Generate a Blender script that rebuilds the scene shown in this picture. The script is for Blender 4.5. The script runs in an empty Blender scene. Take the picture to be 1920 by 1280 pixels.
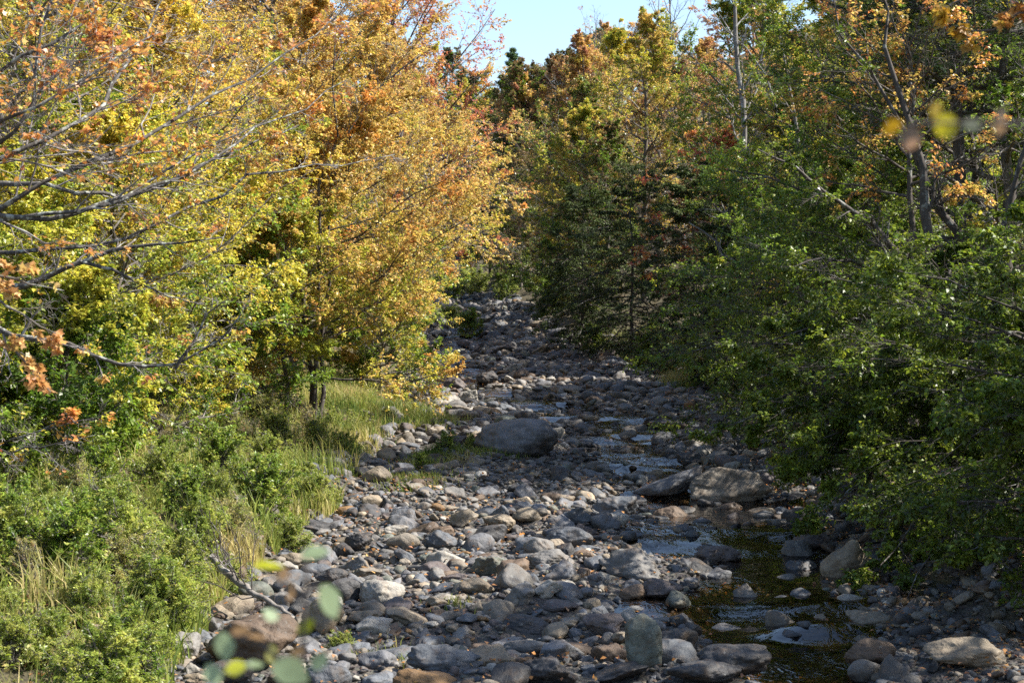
import bpy, math
import numpy as np
from mathutils import Vector

SC = bpy.context.scene
COL = SC.collection
UP = np.array([0., 0., 1.])
FPX, CAMZ = 3200.0, 5.0            # focal length in photo pixels, camera height above the lowest stream bed

# ------------------------------------------------------------------ helpers
def nrm(a):
    return a / np.maximum(np.linalg.norm(a, axis=-1, keepdims=True), 1e-9)

_NC = {}
def snoise(p, seed, wl, dims=3):
    """smooth pseudo noise, about normal(0,1)"""
    k = (seed, dims)
    if k not in _NC:
        r = np.random.default_rng(seed + 991)
        d = nrm(r.normal(size=(12, dims))) * r.uniform(.55, 1.7, (12, 1))
        _NC[k] = (d, r.uniform(0, 6.28, 12))
    d, ph = _NC[k]
    q = (np.asarray(p, float)[..., :dims] * (6.2832 / wl)) @ d.T + ph
    return np.sin(q).sum(-1) / math.sqrt(6.0)

def sstep(a, b, x):
    t = np.clip((x - a) / (b - a), 0, 1)
    return t * t * (3 - 2 * t)

def mesh(name, V, Q=None, T=None, mat=None, col=None, smooth=False, N=None):
    """one mesh from vertex array, quads, triangles, or n-gons N (array M,k)"""
    me = bpy.data.meshes.new(name)
    parts = [a for a in (Q, T, N) if a is not None and len(a)]
    loops = np.concatenate([a.ravel() for a in parts]).astype(np.int32)
    tot = np.concatenate([np.full(len(a), a.shape[1], np.int32) for a in parts])
    start = np.concatenate([[0], np.cumsum(tot)[:-1]]).astype(np.int32)
    me.vertices.add(len(V)); me.vertices.foreach_set('co', np.ascontiguousarray(V, np.float32).ravel())
    me.loops.add(len(loops)); me.loops.foreach_set('vertex_index', loops)
    me.polygons.add(len(tot)); me.polygons.foreach_set('loop_start', start)
    me.polygons.foreach_set('loop_total', tot)
    if smooth:
        me.polygons.foreach_set('use_smooth', np.ones(len(tot), bool))
    me.update(calc_edges=True)
    if col is not None:
        at = me.attributes.new('tint', 'FLOAT_COLOR', 'POINT')
        c = np.ones((len(V), 4), np.float32); c[:, :3] = col
        at.data.foreach_set('color', c.ravel())
    if mat: me.materials.append(mat)
    return me

def link(name, me, parent=None, loc=None):
    o = bpy.data.objects.new(name, me); COL.objects.link(o)
    if parent is not None: o.parent = parent
    if loc is not None: o.location = loc
    return o

def tag(o, label=None, cat=None, group=None, kind=None):
    if label: o['label'] = label
    if cat: o['category'] = cat
    if group: o['group'] = group
    if kind: o['kind'] = kind
    return o

def thing(name, label, cat, loc=(0, 0, 0), group=None):
    o = bpy.data.objects.new(name, None); COL.objects.link(o)
    o.location = loc; o.empty_display_size = .3
    return tag(o, label, cat, group)

def dup(root, loc, rz, s, label, group=None):
    r = root.copy(); COL.objects.link(r)
    r.location = loc; r.rotation_euler = (0, 0, rz); r.scale = (s, s, s)
    r['label'] = label
    if group: r['group'] = group
    elif 'group' in r: del r['group']
    for ch in list(root.children):
        c = ch.copy(); COL.objects.link(c); c.parent = r
    return r

# ------------------------------------------------------------------ materials
def mat_new(name):
    m = bpy.data.materials.new(name); m.use_nodes = True
    nt = m.node_tree; nt.nodes.clear()
    return m, nt, nt.nodes.new('ShaderNodeOutputMaterial')

def nd(nt, t, **kw):
    n = nt.nodes.new(t)
    for k, v in kw.items():
        if k in n.inputs: n.inputs[k].default_value = v
        else: setattr(n, k, v)
    return n

def leaf_mat(name, trans, rough, spec):
    m, nt, out = mat_new(name)
    a = nd(nt, 'ShaderNodeAttribute', attribute_name='tint')
    no = nd(nt, 'ShaderNodeTexNoise', Scale=9.0, Detail=2.0)
    mr = nd(nt, 'ShaderNodeMapRange'); mr.inputs['To Min'].default_value = .8; mr.inputs['To Max'].default_value = 1.2
    nt.links.new(no.outputs['Fac'], mr.inputs['Value'])
    mx = nd(nt, 'ShaderNodeVectorMath', operation='SCALE')
    nt.links.new(a.outputs['Color'], mx.inputs[0]); nt.links.new(mr.outputs['Result'], mx.inputs['Scale'])
    p = nd(nt, 'ShaderNodeBsdfPrincipled', Roughness=rough)
    p.inputs['Specular IOR Level'].default_value = spec
    t = nd(nt, 'ShaderNodeBsdfTranslucent')
    nt.links.new(mx.outputs[0], p.inputs['Base Color'])
    hs = nd(nt, 'ShaderNodeHueSaturation', Saturation=1.03, Value=1.25)
    nt.links.new(mx.outputs[0], hs.inputs['Color']); nt.links.new(hs.outputs['Color'], t.inputs['Color'])
    s = nd(nt, 'ShaderNodeMixShader'); s.inputs[0].default_value = trans
    nt.links.new(p.outputs[0], s.inputs[1]); nt.links.new(t.outputs[0], s.inputs[2])
    nt.links.new(s.outputs[0], out.inputs['Surface'])
    return m

def bark_mat(name, c1, c2, c3, scale=14., lich=.62):
    m, nt, out = mat_new(name)
    tc = nd(nt, 'ShaderNodeTexCoord')
    mp = nd(nt, 'ShaderNodeMapping'); mp.inputs['Scale'].default_value = (1, 1, .35)
    nt.links.new(tc.outputs['Object'], mp.inputs['Vector'])
    n1 = nd(nt, 'ShaderNodeTexNoise', Scale=scale, Detail=6.0, Roughness=.65)
    nt.links.new(mp.outputs[0], n1.inputs['Vector'])
    cr = nd(nt, 'ShaderNodeValToRGB'); e = cr.color_ramp.elements
    e[0].position = .32; e[0].color = (*c1, 1); e[1].position = .68; e[1].color = (*c2, 1)
    nt.links.new(n1.outputs['Fac'], cr.inputs[0])
    n2 = nd(nt, 'ShaderNodeTexNoise', Scale=scale * .45, Detail=5.0)
    nt.links.new(tc.outputs['Object'], n2.inputs['Vector'])
    mr = nd(nt, 'ShaderNodeMapRange'); mr.inputs['From Min'].default_value = lich - .04; mr.inputs['From Max'].default_value = lich + .04
    nt.links.new(n2.outputs['Fac'], mr.inputs['Value'])
    mx = nd(nt, 'ShaderNodeMixRGB'); mx.inputs[2].default_value = (*c3, 1)
    nt.links.new(mr.outputs[0], mx.inputs[0]); nt.links.new(cr.outputs[0], mx.inputs[1])
    p = nd(nt, 'ShaderNodeBsdfPrincipled', Roughness=.85)
    bp = nd(nt, 'ShaderNodeBump', Strength=.6, Distance=.02)
    nt.links.new(n1.outputs['Fac'], bp.inputs['Height']); nt.links.new(bp.outputs[0], p.inputs['Normal'])
    nt.links.new(mx.outputs[0], p.inputs['Base Color']); nt.links.new(p.outputs[0], out.inputs['Surface'])
    return m

def rock_mat(name, use_attr):
    m, nt, out = mat_new(name)
    tc = nd(nt, 'ShaderNodeTexCoord')
    oi = nd(nt, 'ShaderNodeObjectInfo')
    if use_attr:
        base = nd(nt, 'ShaderNodeAttribute', attribute_name='tint').outputs['Color']
        vec = tc.outputs['Object']
    else:
        base = oi.outputs['Color']
        sc = nd(nt, 'ShaderNodeVectorMath', operation='SCALE'); sc.inputs['Scale'].default_value = 37.
        cb = nd(nt, 'ShaderNodeCombineXYZ')
        nt.links.new(oi.outputs['Random'], cb.inputs[0]); nt.links.new(oi.outputs['Random'], cb.inputs[2])
        nt.links.new(cb.outputs[0], sc.inputs[0])
        ad = nd(nt, 'ShaderNodeVectorMath', operation='ADD')
        geo = nd(nt, 'ShaderNodeNewGeometry')
        nt.links.new(geo.outputs['Position'], ad.inputs[0]); nt.links.new(sc.outputs[0], ad.inputs[1])
        vec = ad.outputs[0]
    # big mottling
    n1 = nd(nt, 'ShaderNodeTexNoise', Scale=2.6, Detail=7.0, Roughness=.62, Distortion=.4)
    n2 = nd(nt, 'ShaderNodeTexNoise', Scale=26., Detail=5.0, Roughness=.7)
    n3 = nd(nt, 'ShaderNodeTexNoise', Scale=4.6, Detail=6.0, Roughness=.7)
    wv = nd(nt, 'ShaderNodeTexWave', Scale=2.2, Distortion=7.0, Detail=4.0)
    for n in (n1, n2, n3, wv): nt.links.new(vec, n.inputs['Vector'])
    def rng_(src, a, b, lo, hi):
        q = nd(nt, 'ShaderNodeMapRange')
        for k, v in zip(('From Min', 'From Max', 'To Min', 'To Max'), (a, b, lo, hi)): q.inputs[k].default_value = v
        nt.links.new(src, q.inputs['Value']); return q.outputs[0]
    def mul(c, f):
        q = nd(nt, 'ShaderNodeVectorMath', operation='SCALE'); nt.links.new(c, q.inputs[0]); nt.links.new(f, q.inputs['Scale']); return q.outputs[0]
    c = mul(base, rng_(n1.outputs['Fac'], .3, .7, .62, 1.4))
    c = mul(c, rng_(n2.outputs['Fac'], .3, .7, .75, 1.25))
    c = mul(c, rng_(wv.outputs['Fac'], 0, 1, .96, 1.03))
    mx = nd(nt, 'ShaderNodeMixRGB'); mx.inputs[2].default_value = (.12, .078, .046, 1)      # iron stain
    nt.links.new(rng_(n3.outputs['Fac'], .5, .68, 0, .6), mx.inputs[0]); nt.links.new(c, mx.inputs[1])
    mx2 = nd(nt, 'ShaderNodeMixRGB'); mx2.inputs[2].default_value = (.27, .275, .26, 1)      # pale lichen
    n4 = nd(nt, 'ShaderNodeTexNoise', Scale=7.5, Detail=8.0, Roughness=.72); nt.links.new(vec, n4.inputs['Vector'])
    nt.links.new(rng_(n4.outputs['Fac'], .6, .68, 0, .55), mx2.inputs[0]); nt.links.new(mx.outputs[0], mx2.inputs[1])
    p = nd(nt, 'ShaderNodeBsdfPrincipled')
    p.inputs['Specular IOR Level'].default_value = .35
    nt.links.new(rng_(n2.outputs['Fac'], .3, .7, .5, .8), p.inputs['Roughness'])
    b1 = nd(nt, 'ShaderNodeBump', Strength=.55, Distance=.05); nt.links.new(n3.outputs['Fac'], b1.inputs['Height'])
    vr = nd(nt, 'ShaderNodeTexVoronoi', Scale=3.2); vr.inputs['Randomness'].default_value = 1.0
    wn = nd(nt, 'ShaderNodeVectorMath', operation='ADD'); ns = nd(nt, 'ShaderNodeVectorMath', operation='SCALE'); ns.inputs['Scale'].default_value = .35
    nt.links.new(n1.outputs['Color'], ns.inputs[0]); nt.links.new(vec, wn.inputs[0]); nt.links.new(ns.outputs[0], wn.inputs[1]); nt.links.new(wn.outputs[0], vr.inputs['Vector'])
    b0 = nd(nt, 'ShaderNodeBump', Strength=.6, Distance=.1); nt.links.new(vr.outputs['Distance'], b0.inputs['Height']); nt.links.new(b0.outputs[0], b1.inputs['Normal'])
    b2 = nd(nt, 'ShaderNodeBump', Strength=.4, Distance=.015); nt.links.new(n2.outputs['Fac'], b2.inputs['Height'])
    nt.links.new(b1.outputs[0], b2.inputs['Normal']); nt.links.new(b2.outputs[0], p.inputs['Normal'])
    nt.links.new(mx2.outputs[0], p.inputs['Base Color']); nt.links.new(p.outputs[0], out.inputs['Surface'])
    return m

def ground_mat():
    m, nt, out = mat_new('ground')
    geo = nd(nt, 'ShaderNodeNewGeometry')
    a = nd(nt, 'ShaderNodeAttribute', attribute_name='tint')
    sep = nd(nt, 'ShaderNodeSeparateColor'); nt.links.new(a.outputs['Color'], sep.inputs[0])
    n1 = nd(nt, 'ShaderNodeTexNoise', Scale=3.0, Detail=8.0, Roughness=.7)
    vo = nd(nt, 'ShaderNodeTexVoronoi', Scale=16.0)
    n2 = nd(nt, 'ShaderNodeTexNoise', Scale=14.0, Detail=6.0, Roughness=.7)
    for n in (n1, vo, n2): nt.links.new(geo.outputs['Position'], n.inputs['Vector'])
    g = nd(nt, 'ShaderNodeValToRGB'); e = g.color_ramp.elements
    e[0].position = .3; e[0].color = (.03, .026, .022, 1); e[1].position = .72; e[1].color = (.12, .106, .09, 1)
    nt.links.new(n2.outputs['Fac'], g.inputs[0])
    sv = nd(nt, 'ShaderNodeMixRGB', blend_type='MULTIPLY'); sv.inputs[0].default_value = .55
    hs = nd(nt, 'ShaderNodeHueSaturation', Saturation=.25, Value=1.2); nt.links.new(vo.outputs['Color'], hs.inputs['Color'])
    nt.links.new(g.outputs[0], sv.inputs[1]); nt.links.new(hs.outputs[0], sv.inputs[2])
    f = nd(nt, 'ShaderNodeValToRGB'); e = f.color_ramp.elements
    e[0].position = .3; e[0].color = (.035, .028, .016, 1); e[1].position = .7; e[1].color = (.14, .085, .045, 1)
    el = f.color_ramp.elements.new(.5); el.color = (.07, .06, .025, 1)
    nt.links.new(n1.outputs['Fac'], f.inputs[0])
    mx = nd(nt, 'ShaderNodeMixRGB'); nt.links.new(sep.outputs[0], mx.inputs[0])
    nt.links.new(f.outputs[0], mx.inputs[1]); nt.links.new(sv.outputs[0], mx.inputs[2])
    p = nd(nt, 'ShaderNodeBsdfPrincipled', Roughness=.9)
    bp = nd(nt, 'ShaderNodeBump', Strength=.9, Distance=.06); nt.links.new(vo.outputs['Distance'], bp.inputs['Height'])
    bp2 = nd(nt, 'ShaderNodeBump', Strength=.6, Distance=.04); nt.links.new(n2.outputs['Fac'], bp2.inputs['Height'])
    nt.links.new(bp.outputs[0], bp2.inputs['Normal']); nt.links.new(bp2.outputs[0], p.inputs['Normal'])
    nt.links.new(mx.outputs[0], p.inputs['Base Color']); nt.links.new(p.outputs[0], out.inputs['Surface'])
    return m

def water_mat():
    m, nt, out = mat_new('stream_water')
    geo = nd(nt, 'ShaderNodeNewGeometry')
    mp = nd(nt, 'ShaderNodeMapping'); mp.inputs['Scale'].default_value = (1.0, .55, 1)
    nt.links.new(geo.outputs['Position'], mp.inputs['Vector'])
    n1 = nd(nt, 'ShaderNodeTexNoise', Scale=4.2, Detail=3.0, Roughness=.55, Distortion=.6)
    n2 = nd(nt, 'ShaderNodeTexNoise', Scale=.55, Detail=2.0)
    nt.links.new(mp.outputs[0], n1.inputs['Vector']); nt.links.new(mp.outputs[0], n2.inputs['Vector'])
    mr = nd(nt, 'ShaderNodeMapRange')
    for k, v in zip(('From Min', 'From Max', 'To Min', 'To Max'), (.42, .66, .05, .8)): mr.inputs[k].default_value = v
    nt.links.new(n2.outputs['Fac'], mr.inputs['Value'])
    bp = nd(nt, 'ShaderNodeBump', Distance=.13)
    nt.links.new(mr.outputs[0], bp.inputs['Strength']); nt.links.new(n1.outputs['Fac'], bp.inputs['Height'])
    tr = nd(nt, 'ShaderNodeBsdfTransparent'); tr.inputs[0].default_value = (.74, .56, .34, 1)
    gl = nd(nt, 'ShaderNodeBsdfGlossy', Roughness=.05); nt.links.new(bp.outputs[0], gl.inputs['Normal'])
    fr = nd(nt, 'ShaderNodeFresnel', IOR=1.45); nt.links.new(bp.outputs[0], fr.inputs['Normal'])
    s = nd(nt, 'ShaderNodeMixShader'); nt.links.new(fr.outputs[0], s.inputs[0])
    nt.links.new(tr.outputs[0], s.inputs[1]); nt.links.new(gl.outputs[0], s.inputs[2])
    nt.links.new(s.outputs[0], out.inputs['Surface'])
    return m

LEAF = leaf_mat('autumn_leaf', .42, .42, .5)
NEEDLE = leaf_mat('needle', .18, .6, .25)
GRASS = leaf_mat('grass_blade', .4, .5, .3)
BARK = bark_mat('bark', (.05, .04, .032), (.17, .145, .12), (.26, .26, .235), 14., .64)
DARKBARK = bark_mat('dark_bark', (.03, .025, .021), (.105, .085, .072), (.22, .22, .20), 12., .62)
GREYBARK = bark_mat('grey_bark', (.085, .078, .072), (.22, .205, .19), (.30, .30, .28), 12., .58)
LICHEN = bark_mat('lichen_bark', (.028, .024, .021), (.10, .088, .078), (.28, .285, .25), 16., .58)
TWIG = bark_mat('twig_bark', (.10, .085, .08), (.27, .24, .225), (.34, .33, .31), 16., .6)
DRIFT = bark_mat('driftwood', (.09, .078, .066), (.24, .215, .19), (.34, .32, .29), 9., .6)
ROCK = rock_mat('river_rock', False)
PEBBLE = rock_mat('cobble', True)

# ------------------------------------------------------------------ terrain
_Y = np.array([-30, 0, 15, 21, 27.6, 35, 42, 57, 75, 95, 115, 140, 170, 200, 240, 300, 360, 460, 700.])
_PY = np.array([15, 21, 27.6, 35, 42, 57, 75, 95, 115, 140, 170, 200.])
_PP = np.array([1587, 1282, 1100, 977, 901, 800.7, 733, 680, 634, 592, 560, 545.])
_PZ = CAMZ + (640 - _PP) / FPX * _PY
PRY = np.concatenate([[-30, 0], _PY, [240, 300, 360, 460, 700]])
PRZ = np.concatenate([[-.6, -.2], _PZ, [18, 33, 42, 46, 48]])
EY = np.array([-30, 15, 21, 27.6, 35, 42, 57, 75, 95, 115, 140, 170, 200, 260, 700.])
XL = np.array([-5, -4.8, -4.3, -4.8, -4.0, -4.1, -4.5, -4.5, -5, -5.1, -5.7, -6.4, -9, -12, -20.])
XR = np.array([7, 6.4, 6.5, 6.8, 6.8, 7.4, 8.2, 9.3, 6.6, 2.2, .3, -1.4, -4, -7, -15.])
CY = np.array([-30, 15, 21.6, 26.2, 32.6, 37, 41, 47, 54, 61, 70, 80, 95, 115, 140, 170, 200, 700.])
CX = np.array([3.2, 3.2, 3.7, 4.0, 4.6, 4.0, 4.9, 3.4, 3.6, 3.0, .6, -2.8, -3.4, -3.2, -3.4, -4.2, -6.5, -18.])
def prof(Y): return np.interp(Y, PRY, PRZ)
def xl(Y): return np.interp(Y, EY, XL)
def xr(Y): return np.interp(Y, EY, XR)
def cx(Y): return np.interp(Y, CY, CX)
def wz(Y, X=None):
    Y = np.asarray(Y, float)
    if X is not None: Y = Y + .7 * snoise(np.stack([np.asarray(X, float) + 0 * Y, Y], -1), 19, 2.6, 2) * sstep(14, 18, Y)
    st = 7.0
    k = np.floor(Y / st); f = Y / st - k
    a = prof(k * st); b = prof((k + 1) * st)
    return a + (b - a) * sstep(.42, 1.0, f) - .06
def gz(X, Y):
    X = np.asarray(X, float); Y = np.asarray(Y, float)
    p2 = np.stack([X, Y], -1)
    w1 = .45 * snoise(p2, 5, 5.0, 2)
    dl = np.maximum(xl(Y) + w1 - X, 0); dr = np.maximum(X - xr(Y) - w1, 0)
    z = prof(Y)
    bed = (dl + dr) < .01
    z = z + .05 * snoise(p2, 11, 2.2, 2) + .055 * snoise(p2, 12, 5.5, 2) + .018 * snoise(p2, 13, .8, 2)
    z = z + .32 * np.exp(-(((X + 1.3) / 1.7) ** 2 + ((Y - 45.) / 2.8) ** 2))
    z = z + .18 * np.exp(-(((X + 2.6) / 1.5) ** 2 + ((Y - 56.) / 4) ** 2))
    z = z + .7 * (1 - np.exp(-dl / 1.8)) + .10 * dl + .16 * np.maximum(dl - 9, 0) * sstep(9, 20, dl)
    z = z + .75 * (1 - np.exp(-dr / 1.8)) + .2 * dr + .22 * np.maximum(dr - 6, 0) * sstep(6, 15, dr)
    dx = (X - cx(Y)) / np.interp(Y, [15, 21, 24, 26.5, 30, 33, 37, 41, 47, 54, 61, 70, 80, 95, 120], [1.2, .8, 1.2, 1.7, 1.3, 1.8, 2.3, 1.5, 1.9, 1.3, 2.1, 1.5, 2.2, 1.5, 1.3]) / (1 + .2 * snoise(p2, 14, 4., 2))
    ch = wz(Y, X) - .27 + .27 * dx * dx + .06 * snoise(p2, 15, 1.3, 2)
    return np.minimum(z, np.maximum(ch, z - .8))
def ground_at(px, py, y0=14., y1=230.):
    Ys = np.linspace(y0, y1, 4000); Xs = (px - 960) / FPX * Ys
    pp = 640 - (gz(Xs, Ys) - CAMZ) / Ys * FPX
    i = np.argmax(pp <= py)
    if pp[i] > py: i = len(Ys) - 1
    return Xs[i], Ys[i], float(gz(Xs[i], Ys[i]))
def P3(px, py, Y):
    return np.array([(px - 960) / FPX * Y, Y, CAMZ + (640 - py) / FPX * Y])
def to_px(X, Y, Z):
    return 960 + X / Y * FPX, 640 - (Z - CAMZ) / Y * FPX

def build_ground():
    xs = np.concatenate([-np.geomspace(14, 260, 44)[::-1], np.linspace(-13.7, 13.7, 138), np.geomspace(14, 260, 44)])
    ys = np.concatenate([np.linspace(-30, 14, 30), np.linspace(14.2, 70, 260), np.geomspace(70.4, 520, 170)])
    X, Y = np.meshgrid(xs, ys); Z = gz(X, Y)
    V = np.stack([X, Y, Z], -1).reshape(-1, 3)
    n, k = X.shape; i = (np.arange(n - 1)[:, None] * k + np.arange(k - 1)).ravel()
    Q = np.stack([i, i + 1, i + 1 + k, i + k], -1)
    d = np.maximum(xl(Y) - X, X - xr(Y)) + .5 * snoise(V, 6, 3., 2).reshape(X.shape)
    bed = 1 - sstep(-.3, .9, d)
    col = np.repeat(bed.reshape(-1, 1), 3, 1)
    me = mesh('stream_valley_ground', V, Q, mat=ground_mat(), col=col, smooth=True)
    tag(link('ground', me), kind='structure')
    # water sheet along the channel
    ys = np.arange(8, 215, .2); u = np.linspace(-3.4, 3.4, 25)
    Y, U = np.meshgrid(ys, u, indexing='ij'); X = cx(Y) + U
    Z = wz(Y, X) + .012 * snoise(np.stack([X, Y], -1), 21, .9, 2) * sstep(.7, .9, (Y / 7) % 1)
    V = np.stack([X, Y, Z], -1).reshape(-1, 3)
    n, k = X.shape; i = (np.arange(n - 1)[:, None] * k + np.arange(k - 1)).ravel()
    Q = np.stack([i, i + 1, i + 1 + k, i + k], -1)
    tag(link('water', mesh('water', V, Q, mat=water_mat(), smooth=True)), kind='structure')
build_ground()

# ------------------------------------------------------------------ tubes, branches, leaves
def tubes(P, R, sides):
    N, K, _ = P.shape
    T = np.empty_like(P); T[:, 1:-1] = P[:, 2:] - P[:, :-2]; T[:, 0] = P[:, 1] - P[:, 0]; T[:, -1] = P[:, -1] - P[:, -2]
    T = nrm(T)
    ref = np.where(np.abs(T[:, :1, 2:3]) > .9, np.array([1., 0, 0]), np.array([0, 0, 1.]))
    A = nrm(np.cross(T, np.broadcast_to(ref, T.shape))); B = np.cross(T, A)
    th = np.arange(sides) * 2 * math.pi / sides
    V = P[:, :, None] + R[:, :, None, None] * (np.cos(th)[:, None] * A[:, :, None] + np.sin(th)[:, None] * B[:, :, None])
    b = (np.arange(N) * K * sides)[:, None, None] + (np.arange(K - 1) * sides)[None, :, None]
    j = np.arange(sides); j2 = (j + 1) % sides
    Q = np.stack([b + j, b + j2, b + sides + j2, b + sides + j], -1).reshape(-1, 4)
    return V.reshape(-1, 3), Q

def join(lst):
    V, Q, o = [], [], 0
    for v, q in lst:
        V.append(v); Q.append(q + o); o += len(v)
    return np.concatenate(V), np.concatenate(Q)

def sprout(P, L, R, n, rng, t0=.15, t1=1., ang=.9, lf=.5, flat=.6, curl=0., wob=.05, K=5, rr=.55, rmin=.003, taper=.55):
    N, Kp = P.shape[:2]
    idx = np.repeat(np.arange(N), n); M = N * n
    j = np.tile(np.arange(n), N)
    t = t0 + (t1 - t0) * (j + rng.random(M)) / n
    s = t * (Kp - 1); i0 = np.minimum(s.astype(int), Kp - 2); fr = (s - i0)[:, None]
    p0 = P[idx, i0] * (1 - fr) + P[idx, i0 + 1] * fr
    T = nrm(P[idx, i0 + 1] - P[idx, i0])
    side = nrm(np.cross(T, UP) + 1e-4); nn = np.cross(side, T)
    phi = (j % 2) * math.pi + rng.normal(size=M) * (1 - flat) * 1.5 + rng.normal(size=M) * .12
    perp = np.cos(phi)[:, None] * side + np.sin(phi)[:, None] * nn
    a = (ang * (1 + .22 * rng.normal(size=M)))[:, None]
    D = np.cos(a) * T + np.sin(a) * perp
    ln = L[idx] * lf * (1 - taper * (t - t0) / (1 - t0 + 1e-6)) * rng.uniform(.6, 1.3, M)
    u = np.linspace(0, 1, K)
    pts = p0[:, None] + D[:, None] * (ln[:, None] * u)[..., None] + UP * (curl * ln[:, None] * u ** 2)[..., None]
    w = np.cumsum(rng.normal(size=(M, K, 3)), 1); w -= w[:, :1]
    pts = pts + w * (wob * ln[:, None] / math.sqrt(K))[..., None]
    r0 = np.maximum((R[idx, i0] * (1 - fr[:, 0]) + R[idx, i0 + 1] * fr[:, 0]) * rr, rmin)
    rad = np.maximum(r0[:, None] * (1 - .75 * u), rmin * .7)
    return pts, ln, rad

LOWG = [(.08, .14, .018), (.13, .205, .024), (.20, .275, .034)]
YG = [(.20, .265, .035), (.36, .365, .05), (.51, .45, .065)]
YEL = [(.44, .38, .055), (.63, .50, .075), (.66, .46, .085)]
GOLD = [(.48, .40, .08), (.58, .425, .11), (.53, .32, .105)]
ORNG = [(.60, .36, .085), (.57, .27, .075), (.44, .18, .08)]
TAN = [(.50, .41, .11), (.54, .375, .10), (.47, .30, .10)]
RUST = [(.52, .36, .14), (.48, .27, .12), (.36, .17, .10)]
RED = [(.50, .20, .10), (.45, .13, .08), (.32, .06, .05)]
DKG = [(.07, .105, .014), (.125, .17, .02), (.20, .245, .03)]
DUSK = [(.12, .13, .05), (.20, .15, .06), (.24, .13, .07)]
HEML = [(.034, .052, .017), (.055, .08, .024), (.09, .12, .034)]
PINE = [(.03, .07, .03), (.055, .10, .035), (.10, .13, .04)]

def pick(pal, v):
    p = np.array(pal); s = np.clip(v, 0, .9999) * (len(p) - 1); i = s.astype(int); f = (s - i)[:, None]
    return p[i] * (1 - f) + p[i + 1] * f

def colour(pos, hfrac, rng, low, high, mid=.4, seed=0, wl=3.0):
    n1 = .5 + .3 * snoise(pos, seed, wl); n2 = .5 + .26 * snoise(pos, seed + 7, wl * .6) + .14 * snoise(pos, seed + 8, .7)
    hm = np.clip((hfrac - mid) * 2.0 + .5 + (n1 - .5) * 2.2, 0, 1)
    r = rng.random(len(pos))
    hi = (r * .36 + .32 < hm)
    v = n2 + rng.normal(size=len(pos)) * .13
    c = np.where(hi[:, None], pick(high, v), pick(low, v))
    return c * np.exp(rng.normal(size=(len(pos), 1)) * .22) * np.exp(rng.normal(size=(len(pos), 3)) * .06)

def leaves(P, n, rng, size, ratio, shape='rhomb', droop=.25, jit=.55, spread=.25, tmin=.1):
    """n leaves per twig; returns V, faces, leaf centre, twig index, verts per leaf"""
    N, K = P.shape[:2]; idx = np.repeat(np.arange(N), n); M = len(idx)
    t = tmin + (1 - tmin) * rng.random(M); s = t * (K - 1); i0 = np.minimum(s.astype(int), K - 2); fr = (s - i0)[:, None]
    p = P[idx, i0] * (1 - fr) + P[idx, i0 + 1] * fr
    T = nrm(P[idx, i0 + 1] - P[idx, i0])
    side = nrm(np.cross(T, UP) + 1e-4) * rng.choice([-1., 1.], M)[:, None]
    d = nrm(T * .55 + side * .8 + rng.normal(size=(M, 3)) * .4 - UP * droop)
    nn = nrm(UP + rng.normal(size=(M, 3)) * jit); w = nrm(np.cross(d, nn)); nn = np.cross(w, d)
    L = (size * rng.uniform(.65, 1.3, M))[:, None]; W = L * ratio * .5
    p = p + rng.normal(size=(M, 3)) * (spread * L)
    b = np.arange(M)[:, None]
    if shape == 'rhomb':
        m = p + d * L * .45
        V = np.stack([p, m + w * W + nn * W * .35, p + d * L - nn * L * .12, m - w * W + nn * W * .35], 1)
        F = dict(Q=b * 4 + np.arange(4)); k = 4
    elif shape == 'oval':
        V = np.stack([p, p + d * L * .3 + w * W + nn * W * .3, p + d * L * .68 + w * W * .8 + nn * W * .2, p + d * L - nn * L * .15,
                      p + d * L * .68 - w * W * .8 + nn * W * .2, p + d * L * .3 - w * W + nn * W * .3], 1)
        F = dict(Q=np.concatenate([b * 6 + np.array([0, 1, 2, 3]), b * 6 + np.array([0, 3, 4, 5])])); k = 6
    else:   # five pointed maple
        a = np.array([(0, 0), (.42, .06), (.34, .24), (.62, .5), (.3, .5), (.2, .6), (0, 1), (-.2, .6), (-.3, .5), (-.62, .5), (-.34, .24), (-.42, .06)])
        cup = -.25 * np.abs(a[:, 0]) - .12 * a[:, 1] ** 2
        V = p[:, None] + d[:, None] * (a[:, 1] * L)[..., None] + w[:, None] * (a[:, 0] * L * 1.05)[..., None] + nn[:, None] * (cup * L)[..., None]
        F = dict(N=b * 12 + np.arange(12)); k = 12
    return V.reshape(-1, 3), F, p, idx, k

def resample(pts, K):
    pts = np.asarray(pts, float)
    d = np.r_[0, np.cumsum(np.linalg.norm(np.diff(pts, axis=0), axis=1))]
    u = np.linspace(0, d[-1], K)
    # Catmull-like smoothing through piecewise linear + mild average
    q = np.stack([np.interp(u, d, pts[:, i]) for i in range(3)], 1)
    q[1:-1] = q[1:-1] * .6 + .2 * (q[2:] + q[:-2])
    return q, d[-1]

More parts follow.
